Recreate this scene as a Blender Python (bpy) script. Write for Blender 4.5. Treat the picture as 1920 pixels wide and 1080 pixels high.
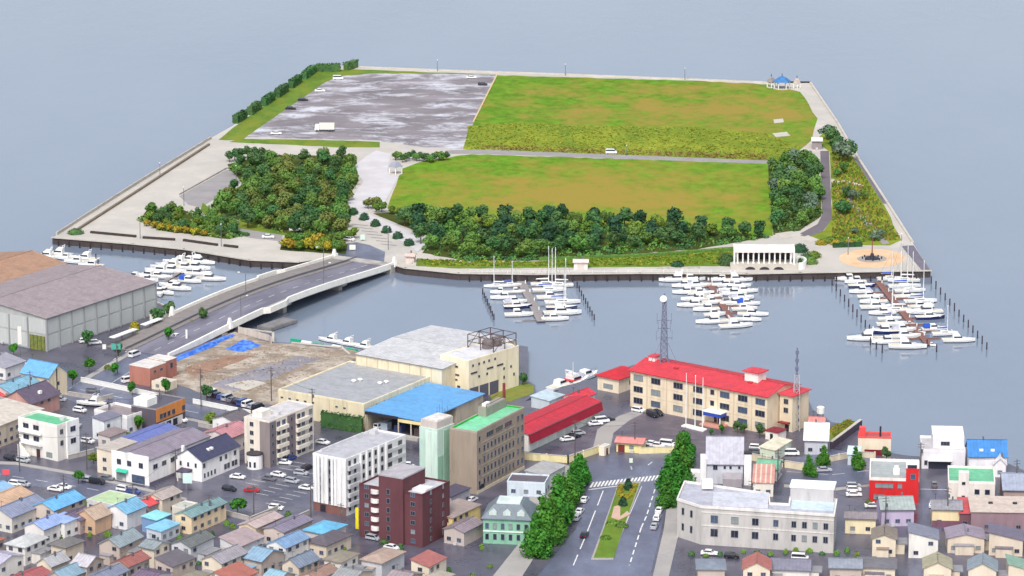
import bpy, bmesh, math, random
from mathutils import Vector, Matrix
for o in list(bpy.data.objects): bpy.data.objects.remove(o)
sc = bpy.context.scene
C = sc.collection
RAD = math.radians
rnd = random.Random(7)

# ------------------------------------------------------------------ camera
CAM_H, FPX, PITCH = 313.0, 7000.0, RAD(13.96)
cam = bpy.data.cameras.new('camera'); cam_o = bpy.data.objects.new('camera', cam); C.objects.link(cam_o)
cam_o.location = (0, 0, CAM_H); cam_o.rotation_euler = (math.pi/2 - PITCH, 0, 0)
cam.sensor_width = 36; cam.lens = 36*FPX/1920; cam.clip_start = 5; cam.clip_end = 60000
sc.camera = cam_o
sc.render.resolution_x, sc.render.resolution_y = 1920, 1080
# ------------------------------------------------------------------ light
SUN_EL, SUN_AZ = RAD(52), RAD(192)      # compass-like: behind the camera, to its left
w = bpy.data.worlds.new('World'); sc.world = w; w.use_nodes = True
nt = w.node_tree; bg = nt.nodes['Background']
sky = nt.nodes.new('ShaderNodeTexSky'); sky.sky_type = 'NISHITA'; sky.sun_disc = False
sky.sun_elevation = SUN_EL; sky.sun_rotation = SUN_AZ
sky.air_density = 1.0; sky.dust_density = 3.0; sky.ozone_density = 1.0
hs = nt.nodes.new('ShaderNodeHueSaturation'); hs.inputs['Saturation'].default_value = 0.48
nt.links.new(sky.outputs[0], hs.inputs['Color']); nt.links.new(hs.outputs[0], bg.inputs['Color'])
bg.inputs['Strength'].default_value = 0.15
sun = bpy.data.lights.new('sun', 'SUN'); sun.energy = 1.5; sun.angle = RAD(16); sun.color = (1, .95, .88)
sun_o = bpy.data.objects.new('sun', sun); C.objects.link(sun_o)
sd = Vector((math.sin(SUN_AZ)*math.cos(SUN_EL), math.cos(SUN_AZ)*math.cos(SUN_EL), math.sin(SUN_EL)))
sun_o.rotation_euler = (-sd).to_track_quat('-Z', 'Y').to_euler()
sc.view_settings.view_transform = 'Standard'; sc.view_settings.look = 'None'
sc.view_settings.gamma = 1; sc.view_settings.exposure = 0.47
sc.view_settings.use_curve_mapping = False

# ------------------------------------------------------------------ pixel (1920x1080) -> world on the plane z
G, IS = 2.2, 2.4            # town ground, island ground above the water
_c, _s = math.cos(PITCH), math.sin(PITCH)
def P(x, y, z=G):
    u = (x-960)/FPX; v = (540-y)/FPX
    dx, dy, dz = u, _c+v*_s, -_s+v*_c
    t = (z-CAM_H)/dz
    return Vector((dx*t, dy*t, z))
def PS(pts, z=G): return [P(x, y, z) for x, y in pts]

# ------------------------------------------------------------------ materials
def lin(c):
    return tuple(((v/255)/12.92 if v/255 <= .04045 else ((v/255+.055)/1.055)**2.4) for v in c)
MC = {}
def mat(name, col=None, rough=.75, var=.15, scale=.4, stretch=(1,1,1), col2=None, sc2=.08, amt=.5, spec=.3, metal=0,
        space='Object', bump=0, bscale=3, rnd_obj=0, rough2=None, soft=.12, zone=None, dist=0, ridge=0):
    """procedural material; col is an sRGB triple 0-255"""
    if name in MC: return MC[name]
    m = bpy.data.materials.new(name); m.use_nodes = True; MC[name] = m
    nt = m.node_tree; N = nt.nodes; L = nt.links; b = N['Principled BSDF']
    c = lin(col)
    if space == 'World':
        src = N.new('ShaderNodeNewGeometry').outputs['Position']
    else:
        src = N.new('ShaderNodeTexCoord').outputs['Object']
    mp = N.new('ShaderNodeMapping'); mp.inputs['Scale'].default_value = stretch; L.new(src, mp.inputs['Vector'])
    nz = N.new('ShaderNodeTexNoise'); nz.inputs['Scale'].default_value = scale; nz.inputs['Detail'].default_value = 5
    nz.inputs['Roughness'].default_value = .62
    L.new(mp.outputs[0], nz.inputs['Vector'])
    r = N.new('ShaderNodeValToRGB'); L.new(nz.outputs['Fac'], r.inputs['Fac'])
    r.color_ramp.elements[0].position = .3; r.color_ramp.elements[1].position = .7
    r.color_ramp.elements[0].color = (*[v*(1-var) for v in c], 1)
    r.color_ramp.elements[1].color = (*[min(1, v*(1+var)) for v in c], 1)
    out = r.outputs['Color']
    if col2:
        n2 = N.new('ShaderNodeTexNoise'); n2.inputs['Scale'].default_value = sc2; n2.inputs['Detail'].default_value = 9 if space == 'World' else 6
        n2.inputs['Roughness'].default_value = .74 if space == 'World' else .65; L.new(mp.outputs[0], n2.inputs['Vector']); n2.inputs['Distortion'].default_value = dist
        f2 = n2.outputs['Fac']
        if zone:      # the patch is commoner inside an ellipse of ground
            cx, cy, rx, ry, k = zone; vs_ = N.new('ShaderNodeMapping'); vs_.vector_type = 'POINT'; L.new(src, vs_.inputs['Vector'])
            vs_.inputs['Scale'].default_value = (1/rx, 1/ry, 0); vs_.inputs['Location'].default_value = (-cx/rx, -cy/ry, 0)
            vl = N.new('ShaderNodeVectorMath'); vl.operation = 'LENGTH'; L.new(vs_.outputs[0], vl.inputs[0])
            ma = N.new('ShaderNodeMath'); ma.operation = 'SUBTRACT'; ma.inputs[0].default_value = 1; L.new(vl.outputs['Value'], ma.inputs[1])
            mk = N.new('ShaderNodeMath'); mk.operation = 'MULTIPLY_ADD'; L.new(ma.outputs[0], mk.inputs[0]); mk.inputs[1].default_value = k; L.new(f2, mk.inputs[2]); f2 = mk.outputs[0]
        if ridge:     # thin streaks along the noise contour
            ra = N.new('ShaderNodeMath'); ra.operation = 'SUBTRACT'; L.new(f2, ra.inputs[0]); ra.inputs[1].default_value = .5
            rb = N.new('ShaderNodeMath'); rb.operation = 'ABSOLUTE'; L.new(ra.outputs[0], rb.inputs[0])
            rc_ = N.new('ShaderNodeMath'); rc_.operation = 'MULTIPLY_ADD'; L.new(rb.outputs[0], rc_.inputs[0]); rc_.inputs[1].default_value = -ridge; rc_.inputs[2].default_value = 1; f2 = rc_.outputs[0]
        r2 = N.new('ShaderNodeValToRGB'); L.new(f2, r2.inputs['Fac'])
        r2.color_ramp.elements[0].position = max(0, amt-soft); r2.color_ramp.elements[1].position = min(1, amt+soft)
        mx = N.new('ShaderNodeMix'); mx.data_type = 'RGBA'
        L.new(r2.outputs['Color'], mx.inputs['Factor']); L.new(out, mx.inputs['A'])
        mx.inputs['B'].default_value = (*lin(col2), 1); out = mx.outputs['Result']
        if rough2 is not None:
            mr = N.new('ShaderNodeMapRange'); L.new(r2.outputs['Color'], mr.inputs['Value'])
            mr.inputs['To Min'].default_value = rough; mr.inputs['To Max'].default_value = rough2
            L.new(mr.outputs[0], b.inputs['Roughness'])
    if rnd_obj:
        oi = N.new('ShaderNodeObjectInfo'); h = N.new('ShaderNodeHueSaturation')
        mr = N.new('ShaderNodeMapRange'); L.new(oi.outputs['Random'], mr.inputs['Value'])
        mr.inputs['To Min'].default_value = 1-rnd_obj; mr.inputs['To Max'].default_value = 1+rnd_obj
        L.new(mr.outputs[0], h.inputs['Value'])
        m3 = N.new('ShaderNodeMath'); m3.operation = 'MULTIPLY'; m3.inputs[1].default_value = 37.3
        L.new(oi.outputs['Random'], m3.inputs[0]); m4 = N.new('ShaderNodeMath'); m4.operation = 'FRACT'; L.new(m3.outputs[0], m4.inputs[0])
        mh = N.new('ShaderNodeMapRange'); L.new(m4.outputs[0], mh.inputs['Value'])
        mh.inputs['To Min'].default_value = .5-rnd_obj*.13; mh.inputs['To Max'].default_value = .5+rnd_obj*.06
        L.new(mh.outputs[0], h.inputs['Hue'])
        L.new(out, h.inputs['Color']); out = h.outputs['Color']
    L.new(out, b.inputs['Base Color'])
    if rough2 is None: b.inputs['Roughness'].default_value = rough
    b.inputs['Specular IOR Level'].default_value = spec; b.inputs['Metallic'].default_value = metal
    if bump:
        n3 = N.new('ShaderNodeTexNoise'); n3.inputs['Scale'].default_value = bscale; n3.inputs['Detail'].default_value = 4
        L.new(mp.outputs[0], n3.inputs['Vector'])
        bp = N.new('ShaderNodeBump'); bp.inputs['Strength'].default_value = bump; bp.inputs['Distance'].default_value = .3
        L.new(n3.outputs['Fac'], bp.inputs['Height']); L.new(bp.outputs[0], b.inputs['Normal'])
    return m
def wallm(col): return mat('wall_%d_%d_%d' % col, col, .8, .10, .5, (1, 1, .22), col2=tuple(int(v*.80) for v in col), sc2=.35, amt=.68, soft=.16)
def roofm(col):
    g = sum(col)/3; col = tuple(int((v*.88+g*.12)*.985) for v in col)
    return mat('roof_%d_%d_%d' % col, col, .5, .16, .7, (1, 1, 1), col2=tuple(int(v*.8+14) for v in col), sc2=.25, amt=.6, spec=.35)
def paint(col, rough=.4): return mat('paint_%d_%d_%d' % col, col, rough, .04, 1.5, spec=.4)
M_GLASS = mat('glass_dark', (44, 50, 66), .12, .3, .8, spec=.6)
M_GLASS2 = mat('glass_blue', (74, 88, 112), .15, .3, .8, spec=.6)
M_GLASS3 = mat('glass_curtain', (138, 146, 148), .3, .2, .8, spec=.5)
PANES = [M_GLASS, M_GLASS, M_GLASS2, M_GLASS3]
M_FRAME = paint((120, 122, 130)); M_UNIT = paint((196, 196, 198)); M_DARK = mat('dark_metal', (52, 50, 60), .5, .2, 2)
M_GREYMETAL = mat('grey_metal', (120, 122, 130), .4, .15, 2, metal=.4)
M_CONC = mat('concrete', (176, 172, 166), .85, .12, .3, col2=(140, 136, 132), sc2=.2, amt=.6)
M_ASPH = mat('asphalt_wet', (98, 95, 108), .42, .22, .12, col2=(62, 62, 80), sc2=.05, amt=.52, spec=.5, space='World', rough2=.2)
M_ROAD = mat('road_wet', (92, 94, 114), .40, .18, .1, (1, .5, 1), col2=(108, 114, 138), sc2=.06, amt=.55, spec=.5, space='World', rough2=.22)
M_WHITE = mat('white_paint', (236, 236, 232), .45, .05, 1)
M_MARK = mat('road_paint', (226, 226, 222), .6, .12, 1.2, space='World')
M_TRUNK = mat('bark', (86, 70, 56), .9, .3, 3)

# ------------------------------------------------------------------ mesh builder
class MB:
    def __init__(s): s.v = []; s.f = []; s.m = []
    def add(s, vs, fs, mi=0):
        n = len(s.v); s.v += [tuple(v) for v in vs]
        s.f += [tuple(i+n for i in f) for f in fs]; s.m += [mi]*len(fs); return s
    def box(s, x0, x1, y0, y1, z0, z1, mi=0):
        return s.add([(x0,y0,z0),(x1,y0,z0),(x1,y1,z0),(x0,y1,z0),(x0,y0,z1),(x1,y0,z1),(x1,y1,z1),(x0,y1,z1)],
                     [(0,3,2,1),(4,5,6,7),(0,1,5,4),(1,2,6,5),(2,3,7,6),(3,0,4,7)], mi)
    def bar(s, a, b, w, h=None, mi=0, up=(0,0,1)):
        """rectangular bar from a to b"""
        a = Vector(a); b = Vector(b); h = h or w; d = (b-a).normalized(); up = Vector(up)
        if abs(d.dot(up)) > .99: up = Vector((1,0,0))
        r = d.cross(up).normalized()*w/2; u = r.cross(d).normalized()*h/2
        return s.add([a-r-u,a+r-u,a+r+u,a-r+u,b-r-u,b+r-u,b+r+u,b-r+u],
                     [(0,1,2,3),(7,6,5,4),(0,4,5,1),(1,5,6,2),(2,6,7,3),(3,7,4,0)], mi)
    def tube(s, a, b, r0, r1=None, n=6, mi=0):
        a = Vector(a); b = Vector(b); r1 = r0 if r1 is None else r1; d = (b-a).normalized()
        x = d.cross(Vector((0,0,1)));  x = x.normalized() if x.length > .01 else Vector((1,0,0)); y = d.cross(x)
        vs = [];
        for p, r in ((a, r0), (b, r1)):
            for k in range(n):
                t = 2*math.pi*k/n; vs.append(p+x*math.cos(t)*r+y*math.sin(t)*r)
        fs = [(k, (k+1)%n, n+(k+1)%n, n+k) for k in range(n)]+[tuple(range(n))[::-1], tuple(range(n, 2*n))]
        return s.add(vs, fs, mi)
    def prism(s, poly, z0, z1, mi=0):
        n = len(poly); vs = [(p[0],p[1],z0) for p in poly]+[(p[0],p[1],z1) for p in poly]
        ar = sum(poly[i][0]*poly[(i+1)%n][1]-poly[(i+1)%n][0]*poly[i][1] for i in range(n))
        top = tuple(range(n, 2*n)); bot = tuple(range(n))[::-1]
        sd = [(i, (i+1)%n, n+(i+1)%n, n+i) for i in range(n)]
        if ar < 0: top = top[::-1]; bot = bot[::-1]; sd = [f[::-1] for f in sd]
        return s.add(vs, [top, bot]+sd, mi)
    def ext(s, prof, axis, a0, a1, mi=0):
        """extrude a closed profile; axis 'x': profile in (y,z); axis 'y': profile in (x,z)"""
        n = len(prof); vs = []
        for a in (a0, a1):
            for p, q in prof: vs.append((a, p, q) if axis == 'x' else (p, a, q))
        fs = [tuple(range(n)), tuple(range(n, 2*n))[::-1]]+[(i, n+i, n+(i+1)%n, (i+1)%n) for i in range(n)]
        return s.add(vs, fs, mi)
    def dome(s, c, rx, ry, rz, nu=10, nv=4, mi=0):
        c = Vector(c); vs = []; fs = []
        for j in range(nv):
            t = j/nv*math.pi/2
            for k in range(nu):
                p = 2*math.pi*k/nu; vs.append(c+Vector((rx*math.cos(t)*math.cos(p), ry*math.cos(t)*math.sin(p), rz*math.sin(t))))
        vs.append(c+Vector((0,0,rz)))
        for j in range(nv-1):
            for k in range(nu): fs.append((j*nu+k, j*nu+(k+1)%nu, (j+1)*nu+(k+1)%nu, (j+1)*nu+k))
        for k in range(nu): fs.append(((nv-1)*nu+k, (nv-1)*nu+(k+1)%nu, len(vs)-1))
        fs.append(tuple(range(nu))[::-1])
        return s.add(vs, fs, mi)
    def mesh(s, name, mats, smooth=False, fix=True):
        me = bpy.data.meshes.new(name); me.from_pydata(s.v, [], s.f)
        for m in (mats if isinstance(mats, (list, tuple)) else [mats]): me.materials.append(m)
        me.polygons.foreach_set('material_index', s.m)
        if smooth: me.polygons.foreach_set('use_smooth', [True]*len(s.f))
        if fix:
            bm = bmesh.new(); bm.from_mesh(me); bmesh.ops.recalc_face_normals(bm, faces=bm.faces); bm.to_mesh(me); bm.free()
        me.update(); return me
    def build(s, name, mats, parent=None, smooth=False, fix=True):
        o = bpy.data.objects.new(name, s.mesh(name, mats, smooth, fix)); C.objects.link(o)
        if parent: o.parent = parent
        return o
def link(name, me, parent=None, loc=(0,0,0), rz=0, scale=None):
    o = bpy.data.objects.new(name, me); C.objects.link(o); o.location = loc; o.rotation_euler = (0,0,rz)
    if parent: o.parent = parent
    if scale: o.scale = scale if isinstance(scale, (tuple, list)) else (scale,)*3
    return o
def tag(o, label=None, cat=None, group=None, kind=None):
    if label: o['label'] = label
    if cat: o['category'] = cat
    if group: o['group'] = group
    if kind: o['kind'] = kind
    return o
def thing(name, label, cat, loc, rz=0, group=None):
    o = bpy.data.objects.new(name, None); C.objects.link(o); o.empty_display_size = .5
    o.location = loc; o.rotation_euler = (0,0,rz); return tag(o, label, cat, group)
def dup(root, loc, rz, label=None, group=None, scale=1):
    r = root.copy(); C.objects.link(r); r.location = loc; r.rotation_euler = (0,0,rz); r.scale = (scale,)*3 if not isinstance(scale, tuple) else scale
    if label: r['label'] = label
    if group: r['group'] = group
    def rec(a, b):
        for ch in KIDS.get(a.name, ()):
            c = ch.copy(); C.objects.link(c); c.parent = b; rec(ch, c)
    rec(root, r); return r
KIDS = {}
def proto_done(root):
    """note a prototype's tree so copies need no scene scan"""
    for o in [root]+list(root.children_recursive): KIDS[o.name] = list(o.children)
    return root
def sheet(name, poly, z, m, label=None, kind='structure', base=None, thick=.3):
    """flat ground surface from a pixel polygon"""
    q = PS(poly, z); o = MB().prism(q, z-thick if base is None else base, z).build(name, m)
    tag(o, label or name.replace('_', ' '), kind=kind); return o
def jag(pts, amp=2.0, step=14):
    """roughen a pixel polygon's outline"""
    r = random.Random(len(pts)*7+int(pts[0][0])); out = []
    for i, a in enumerate(pts):
        b = pts[(i+1) % len(pts)]; n = max(1, int(math.hypot(b[0]-a[0], b[1]-a[1])/step))
        for k in range(n):
            t = k/n; out.append((a[0]+(b[0]-a[0])*t+(r.uniform(-amp, amp) if k else 0), a[1]+(b[1]-a[1])*t+(r.uniform(-amp, amp)*.5 if k else 0)))
    return out
def inside(x, y, poly):
    c = False; n = len(poly)
    for i in range(n):
        a, b = poly[i], poly[i-1]
        if (a[1] > y) != (b[1] > y) and x < (b[0]-a[0])*(y-a[1])/(b[1]-a[1])+a[0]: c = not c
    return c
# ================================================================== water
mw = bpy.data.materials.new('sea_water'); mw.use_nodes = True; MC['sea'] = mw
nt = mw.node_tree; N = nt.nodes; L = nt.links; b = N['Principled BSDF']
b.inputs['IOR'].default_value = 1.5; b.inputs['Specular IOR Level'].default_value = .5
ge = N.new('ShaderNodeNewGeometry')
def wnoise(scale, sx, sy, det=3):
    mp = N.new('ShaderNodeMapping'); mp.inputs['Scale'].default_value = (sx, sy, 1); L.new(ge.outputs['Position'], mp.inputs['Vector'])
    n = N.new('ShaderNodeTexNoise'); n.inputs['Scale'].default_value = scale; n.inputs['Detail'].default_value = det
    L.new(mp.outputs[0], n.inputs['Vector']); return n.outputs['Fac']
patch = wnoise(.012, 1, .35, 7)
rp = N.new('ShaderNodeValToRGB'); L.new(patch, rp.inputs['Fac'])
rp.color_ramp.elements[0].position = .35; rp.color_ramp.elements[1].position = .68
rp.color_ramp.elements[0].color = (.165, .208, .282, 1); rp.color_ramp.elements[1].color = (.195, .240, .312, 1)
L.new(rp.outputs[0], b.inputs['Base Color'])
mr = N.new('ShaderNodeMapRange'); L.new(patch, mr.inputs['Value']); mr.inputs['To Min'].default_value = .06; mr.inputs['To Max'].default_value = .16
L.new(mr.outputs[0], b.inputs['Roughness'])
bp1 = N.new('ShaderNodeBump'); bp1.inputs['Strength'].default_value = .10; bp1.inputs['Distance'].default_value = .35
L.new(wnoise(.9, 1, .6, 4), bp1.inputs['Height'])
bp2 = N.new('ShaderNodeBump'); bp2.inputs['Strength'].default_value = .10; bp2.inputs['Distance'].default_value = 1.2
L.new(wnoise(.12, 1, .5, 3), bp2.inputs['Height']); L.new(bp1.outputs[0], bp2.inputs['Normal']); L.new(bp2.outputs[0], b.inputs['Normal'])
sea = MB().add([(-30000,-3000,0),(30000,-3000,0),(30000,50000,0),(-30000,50000,0)], [(0,1,2,3)]).build('sea', mw)
tag(sea, 'calm grey blue harbour water', kind='structure')

# ================================================================== town ground
coast = [(-700,500),(-150,508),(167,512),(300,570),(345,592),(428,613),(512,624),(512,641),(548,643),(640,652),(655,664),(795,618),(990,650),(990,714),
         (1004,722),(1004,738),(985,752),(1040,744),(1050,726),(1118,708),(1128,704),(1200,680),(1300,698),(1512,742),(1524,768),(1560,792),(1612,797),(1612,840),(1700,854),(1730,856),
         (1780,856),(1815,857),(1888,868),(1925,884),(2500,900),(2500,1500),(960,1800),(-700,1500)]
tg = sheet('town_ground', coast, G, M_ASPH, 'dark wet asphalt ground of the harbour town', base=-3)
# concrete quay edge of the town
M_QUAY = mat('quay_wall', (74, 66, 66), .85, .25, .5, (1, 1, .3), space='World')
M_CAP = mat('quay_cap', (190, 184, 174), .85, .12, .3, space='World')
def edge_cap(name, pts, z, w_, h, m, label):
    q = PS(pts, z); mb = MB()
    for a, b_ in zip(q, q[1:]):
        d = (b_-a).normalized(); mb.bar(a+Vector((0,0,h/2-.02))-d*w_*.3, b_+Vector((0,0,h/2-.02))+d*w_*.3, w_, h)
    return tag(mb.build(name, m), label, kind='structure')
edge_cap('quay_edge', coast[2:8], G, .8, .35, M_CAP, 'concrete edge of the town quay by the bridge')
edge_cap('quay_edge', coast[8:11], G, .8, .3, M_CAP, 'concrete edge of the quay behind the dirt lot')

# dirt lot, planted verge, pale pavements
M_DIRT = mat('dirt', (144, 130, 116), .9, .2, .12, col2=(190, 180, 168), sc2=.13, amt=.54, soft=.08, space='World', bump=.7, bscale=.8)
M_DIRT2 = mat('dirt_wet', (126, 122, 132), .5, .2, .15, space='World', col2=(160, 158, 166), sc2=.1, amt=.55)
sheet('dirt_lot', jag([(328,676),(440,622),(503,642),(560,646),(690,660),(655,678),(590,703),(524,735),(520,762),(400,745),(322,716)], 2.5), G+.03, M_DIRT, 'bare brown dirt lot beside the bridge')
sheet('dirt_track', jag([(395,722),(480,690),(560,668),(600,672),(520,705),(440,735)], 2), G+.05, M_DIRT2, 'grey wet vehicle track across the dirt lot')
sheet('dirt_patch', jag([(420,722),(470,712),(500,718),(460,732)], 2), G+.065, M_CAP, 'pale gravel patch in the dirt lot')
sheet('dirt_patch', jag([(345,690),(420,668),(480,664),(430,684),(365,706)], 2), G+.05, mat('dirt_red', (150, 120, 102), .9, .2, .2, space='World'), 'reddish earth patch in the dirt lot')
M_GRASS = mat('verge_grass', (108, 128, 52), .9, .25, .4, col2=(140, 126, 66), sc2=.15, amt=.55, space='World', bump=.6, bscale=1.2)
sheet('grass_verge', jag([(918,742),(985,716),(1002,724),(1000,736),(960,752),(925,755)], 2), G+.03, M_GRASS, 'grass verge beside the cream warehouse office')
sheet('grass_verge', jag([(1556,806),(1590,789),(1608,796),(1570,830),(1556,828)], 2), G+.03, M_GRASS, 'overgrown grass verge by the sea wall')
M_PAVE = mat('pavement', (168, 164, 160), .8, .14, .2, space='World', col2=(140, 138, 140), sc2=.1, amt=.58)
M_ROADL = M_ROAD
# bridge street, harbour street, boulevard
sheet('bridge_street', [(160,762),(110,742),(335,595),(430,612),(318,662),(240,712)], G+.03, M_ROAD, 'wet street leading up to the bridge')
sheet('harbour_street', [(-60,680),(60,700),(150,718),(300,748),(430,772),(520,792),(520,815),(420,795),(290,768),(150,738),(-60,700)], G+.045, M_ROAD, 'wet cross street in front of the dirt lot')
sheet('back_street', [(-80,868),(30,872),(150,893),(290,925),(420,955),(560,985),(520,1010),(380,975),(240,945),(100,915),(-80,900)], G+.03, M_ROAD, 'wet street between the white shop and the small houses')
sheet('boulevard', [(1085,880),(1120,858),(1190,850),(1262,848),(1262,900),(1240,990),(1205,1140),(960,1140),(1080,992),(1105,905)], G+.03, M_ROAD, 'wide wet boulevard with planted median')
sheet('sidewalk', [(1470,908),(1560,915),(1630,908),(1630,912),(1560,920),(1470,913)], G+.12, M_PAVE, 'pale sidewalk along the near side of the shore street', base=G-.1)
sheet('shore_street', [(1480,862),(1560,842),(1640,858),(1640,905),(1560,912),(1470,905)], G+.03, M_ROAD, 'wet street behind the green roofed cottage')
sheet('side_street', [(1726,905),(1778,906),(1772,960),(1745,1090),(1700,1090),(1730,960)], G+.03, M_ROAD, 'wet side street between the red block and the mint green roof')
sheet('headquarters_yard', [(1050,845),(1130,790),(1185,765),(1440,815),(1500,815),(1400,860),(1260,845),(1110,850)], G+.02, mat('yard', (92, 86, 98), .5, .2, .12, space='World', spec=.45, col2=(112, 106, 116), sc2=.06, amt=.6, rough2=.3), 'dark wet asphalt yard of the red roofed headquarters')
sheet('yard_lane', jag([(1112,838),(1120,805),(1160,780),(1200,766),(1215,770),(1180,788),(1150,812),(1145,838)], 1), G+.04, M_PAVE, 'pale worn lane curving through the headquarters yard')
sheet('sidewalk', [(985,880),(1065,872),(1090,872),(1088,905),(1040,985),(960,1110),(900,1110),(1000,985)], G+.12, M_PAVE, 'pale sidewalk under the left boulevard trees', base=G-.1)
sheet('sidewalk', [(1262,850),(1290,850),(1272,905),(1275,990),(1240,1140),(1210,1140),(1245,990)], G+.12, M_PAVE, 'pale sidewalk under the right boulevard trees', base=G-.1)
sheet('sidewalk', [(-80,862),(30,866),(150,887),(290,919),(350,934),(350,938),(290,924),(150,892),(30,871),(-80,867)], G+.12, M_PAVE, 'pale sidewalk along the white shop side of the back street', base=G-.1)
sheet('sidewalk', [(150,712),(240,660),(318,610),(322,613),(246,664),(157,716)], G+.12, M_PAVE, 'pale kerbed strip along the bridge street', base=G-.1)
sheet('sidewalk', [(-60,702),(150,740),(290,770),(420,797),(420,801),(290,775),(150,745),(-60,707)], G+.12, M_PAVE, 'pale sidewalk along the near side of the cross street', base=G-.1)
sheet('parking_lot', [(345,905),(420,880),(520,860),(600,855),(595,965),(540,985),(440,950)], G+.02, mat('lot', (88, 90, 106), .45, .3, .15, space='World', spec=.5, col2=(108, 106, 120), sc2=.08, amt=.56, rough2=.25), 'wet asphalt car park beside the white church like house')

# ================================================================== island
isl = [(98,446),(250,458),(345,468),(467,488),(560,492),(612,484),(724,493),(760,503),(860,513),(1000,515),(1200,513),(1400,514),(1500,512),(1745,508),
       (1711,455),(1663,380),(1611,300),(1570,230),(1519,155),(1440,155),(1290,149),(1060,140),(820,132),(669,126),(587,129),(436,236),(395,259)]
M_IPAVE = mat('island_paving', (192, 186, 178), .85, .1, .08, space='World', col2=(178, 174, 168), sc2=.05, amt=.55, bump=.1)
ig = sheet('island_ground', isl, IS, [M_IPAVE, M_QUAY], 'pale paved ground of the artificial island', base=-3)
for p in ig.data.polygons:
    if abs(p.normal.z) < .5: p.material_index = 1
edge_cap('quay_edge', isl[6:14], IS, 1.0, .3, M_CAP, 'pale concrete quay edge of the island along the marina')
edge_cap('quay_edge', isl[:5], IS, .9, .4, M_CAP, 'concrete quay edge of the island facing the small harbour')
edge_cap('quay_edge', isl[14:20], IS, .9, .5, M_CAP, 'concrete sea edge on the outer side of the island')
edge_cap('quay_edge', isl[18:25], IS, .9, .5, M_CAP, 'concrete sea edge on the far side of the island')

M_LOT = mat('gravel_lot', (128, 121, 126), .7, .34, .1, (.4, .7, 1), space='World', col2=(206, 206, 214), sc2=.12, amt=.535, soft=.07, zone=(-50, 1580, 70, 70, -.07), rough2=.35, spec=.5, dist=.4)  # pale streaks: sky reflected in puddles, painted into the base colour
M_MEADOW = mat('meadow', (98, 136, 38), .95, .3, .3, (.8, .6, 1), space='World', col2=(148, 132, 62), sc2=.07, amt=.545, soft=.10, zone=(85, 1560, 75, 75, .10), bump=.9, bscale=.6, spec=.1)
M_MEADOW2 = mat('meadow_dry', (98, 138, 36), .95, .3, .3, (.8, .6, 1), space='World', col2=(150, 134, 60), sc2=.07, amt=.54, soft=.12, zone=(32, 1398, 72, 52, .20), bump=.5, bscale=.9, spec=.1)
M_RGRASS = mat('rough_grass', (136, 146, 50), .95, .3, .2, (1, .6, 1), space='World', col2=(104, 126, 44), sc2=.07, amt=.52, bump=.8, bscale=.7, spec=.1)
M_LAWN = mat('lawn', (98, 126, 50), .95, .22, .2, (1, .6, 1), space='World', col2=(132, 136, 52), sc2=.06, amt=.57, spec=.1)
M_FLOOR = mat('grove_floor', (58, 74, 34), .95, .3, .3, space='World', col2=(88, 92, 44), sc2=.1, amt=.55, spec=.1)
M_PATH = mat('path_grey', (150, 146, 146), .7, .12, .2, space='World')
M_DROAD = mat('park_road', (112, 104, 110), .7, .14, .2, space='World')
z = IS
sheet('gravel_lot', jag([(465,252),(610,152),(636,141),(700,134),(931,140),(888,230),(866,279),(799,276),(710,264),(640,262),(461,257)], 1.5), z+.04, M_LOT, 'wet grey gravel lot streaked with puddles, their sky reflection painted pale')
sheet('grass_verge', jag([(410,262),(436,240),(587,132),(660,130),(700,131),(820,136),(930,139),(700,137),(636,143),(610,154),(465,254),(452,264)], 1), z+.06, M_LAWN, 'strip of lawn under the clipped hedge on the island')
sheet('grass_verge', jag([(452,260),(640,263),(712,266),(712,276),(640,276),(430,266)], 1), z+.08, M_LAWN, 'strip of lawn between the gravel lot and the promenade')
sheet('meadow', jag([(933,141),(1290,151),(1440,158),(1500,172),(1533,222),(1522,262),(1480,300),(1440,303),(900,283),(868,279),(888,230)], 1.5), z+.06, M_MEADOW, 'large far meadow of green and brown grass')
sheet('rough_meadow', jag([(878,236),(960,230),(1100,236),(1300,236),(1440,250),(1500,276),(1478,300),(1440,302),(900,283),(868,279)], 2.5), z+.10, M_RGRASS, 'band of tall rough yellow green grass between the meadows')
sheet('bare_ground', jag([(1448,250),(1475,247),(1482,254),(1455,257)], 1), z+.13, M_CAP, 'pale bare patch in the far meadow')
sheet('bare_ground', jag([(1450,224),(1468,222),(1470,229),(1452,231)], 1), z+.10, M_CAP, 'small pale bare patch in the far meadow')
sheet('field_path', [(836,282),(900,280),(1440,301),(1440,307),(900,288),(840,288)], z+.14, M_PATH, 'narrow grey path between the two meadows')
sheet('meadow', jag([(755,316),(800,300),(885,289),(1440,307),(1446,350),(1449,442),(1300,440),(1120,432),(900,424),(760,412),(726,390),(747,332)], 1.5), z+.06, M_MEADOW2, 'large near meadow of green and dry brown grass')
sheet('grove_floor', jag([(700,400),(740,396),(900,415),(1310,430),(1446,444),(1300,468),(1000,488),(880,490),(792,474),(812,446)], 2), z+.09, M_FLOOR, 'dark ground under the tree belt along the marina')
sheet('lawn_bank', jag([(782,484),(880,492),(1000,490),(1300,468),(1380,462),(1380,498),(1200,500),(1000,502),(860,503),(780,498)], 1), z+.12, M_LAWN, 'grass bank above the marina promenade')
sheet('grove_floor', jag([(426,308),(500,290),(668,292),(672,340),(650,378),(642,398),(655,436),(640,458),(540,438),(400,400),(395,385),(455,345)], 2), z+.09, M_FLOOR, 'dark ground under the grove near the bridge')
sheet('grove_floor', jag([(262,412),(275,394),(330,390),(390,410),(465,440),(430,448),(300,432)], 1.5), z+.09, M_FLOOR, 'dark ground under the small grove on the promenade')
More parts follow.
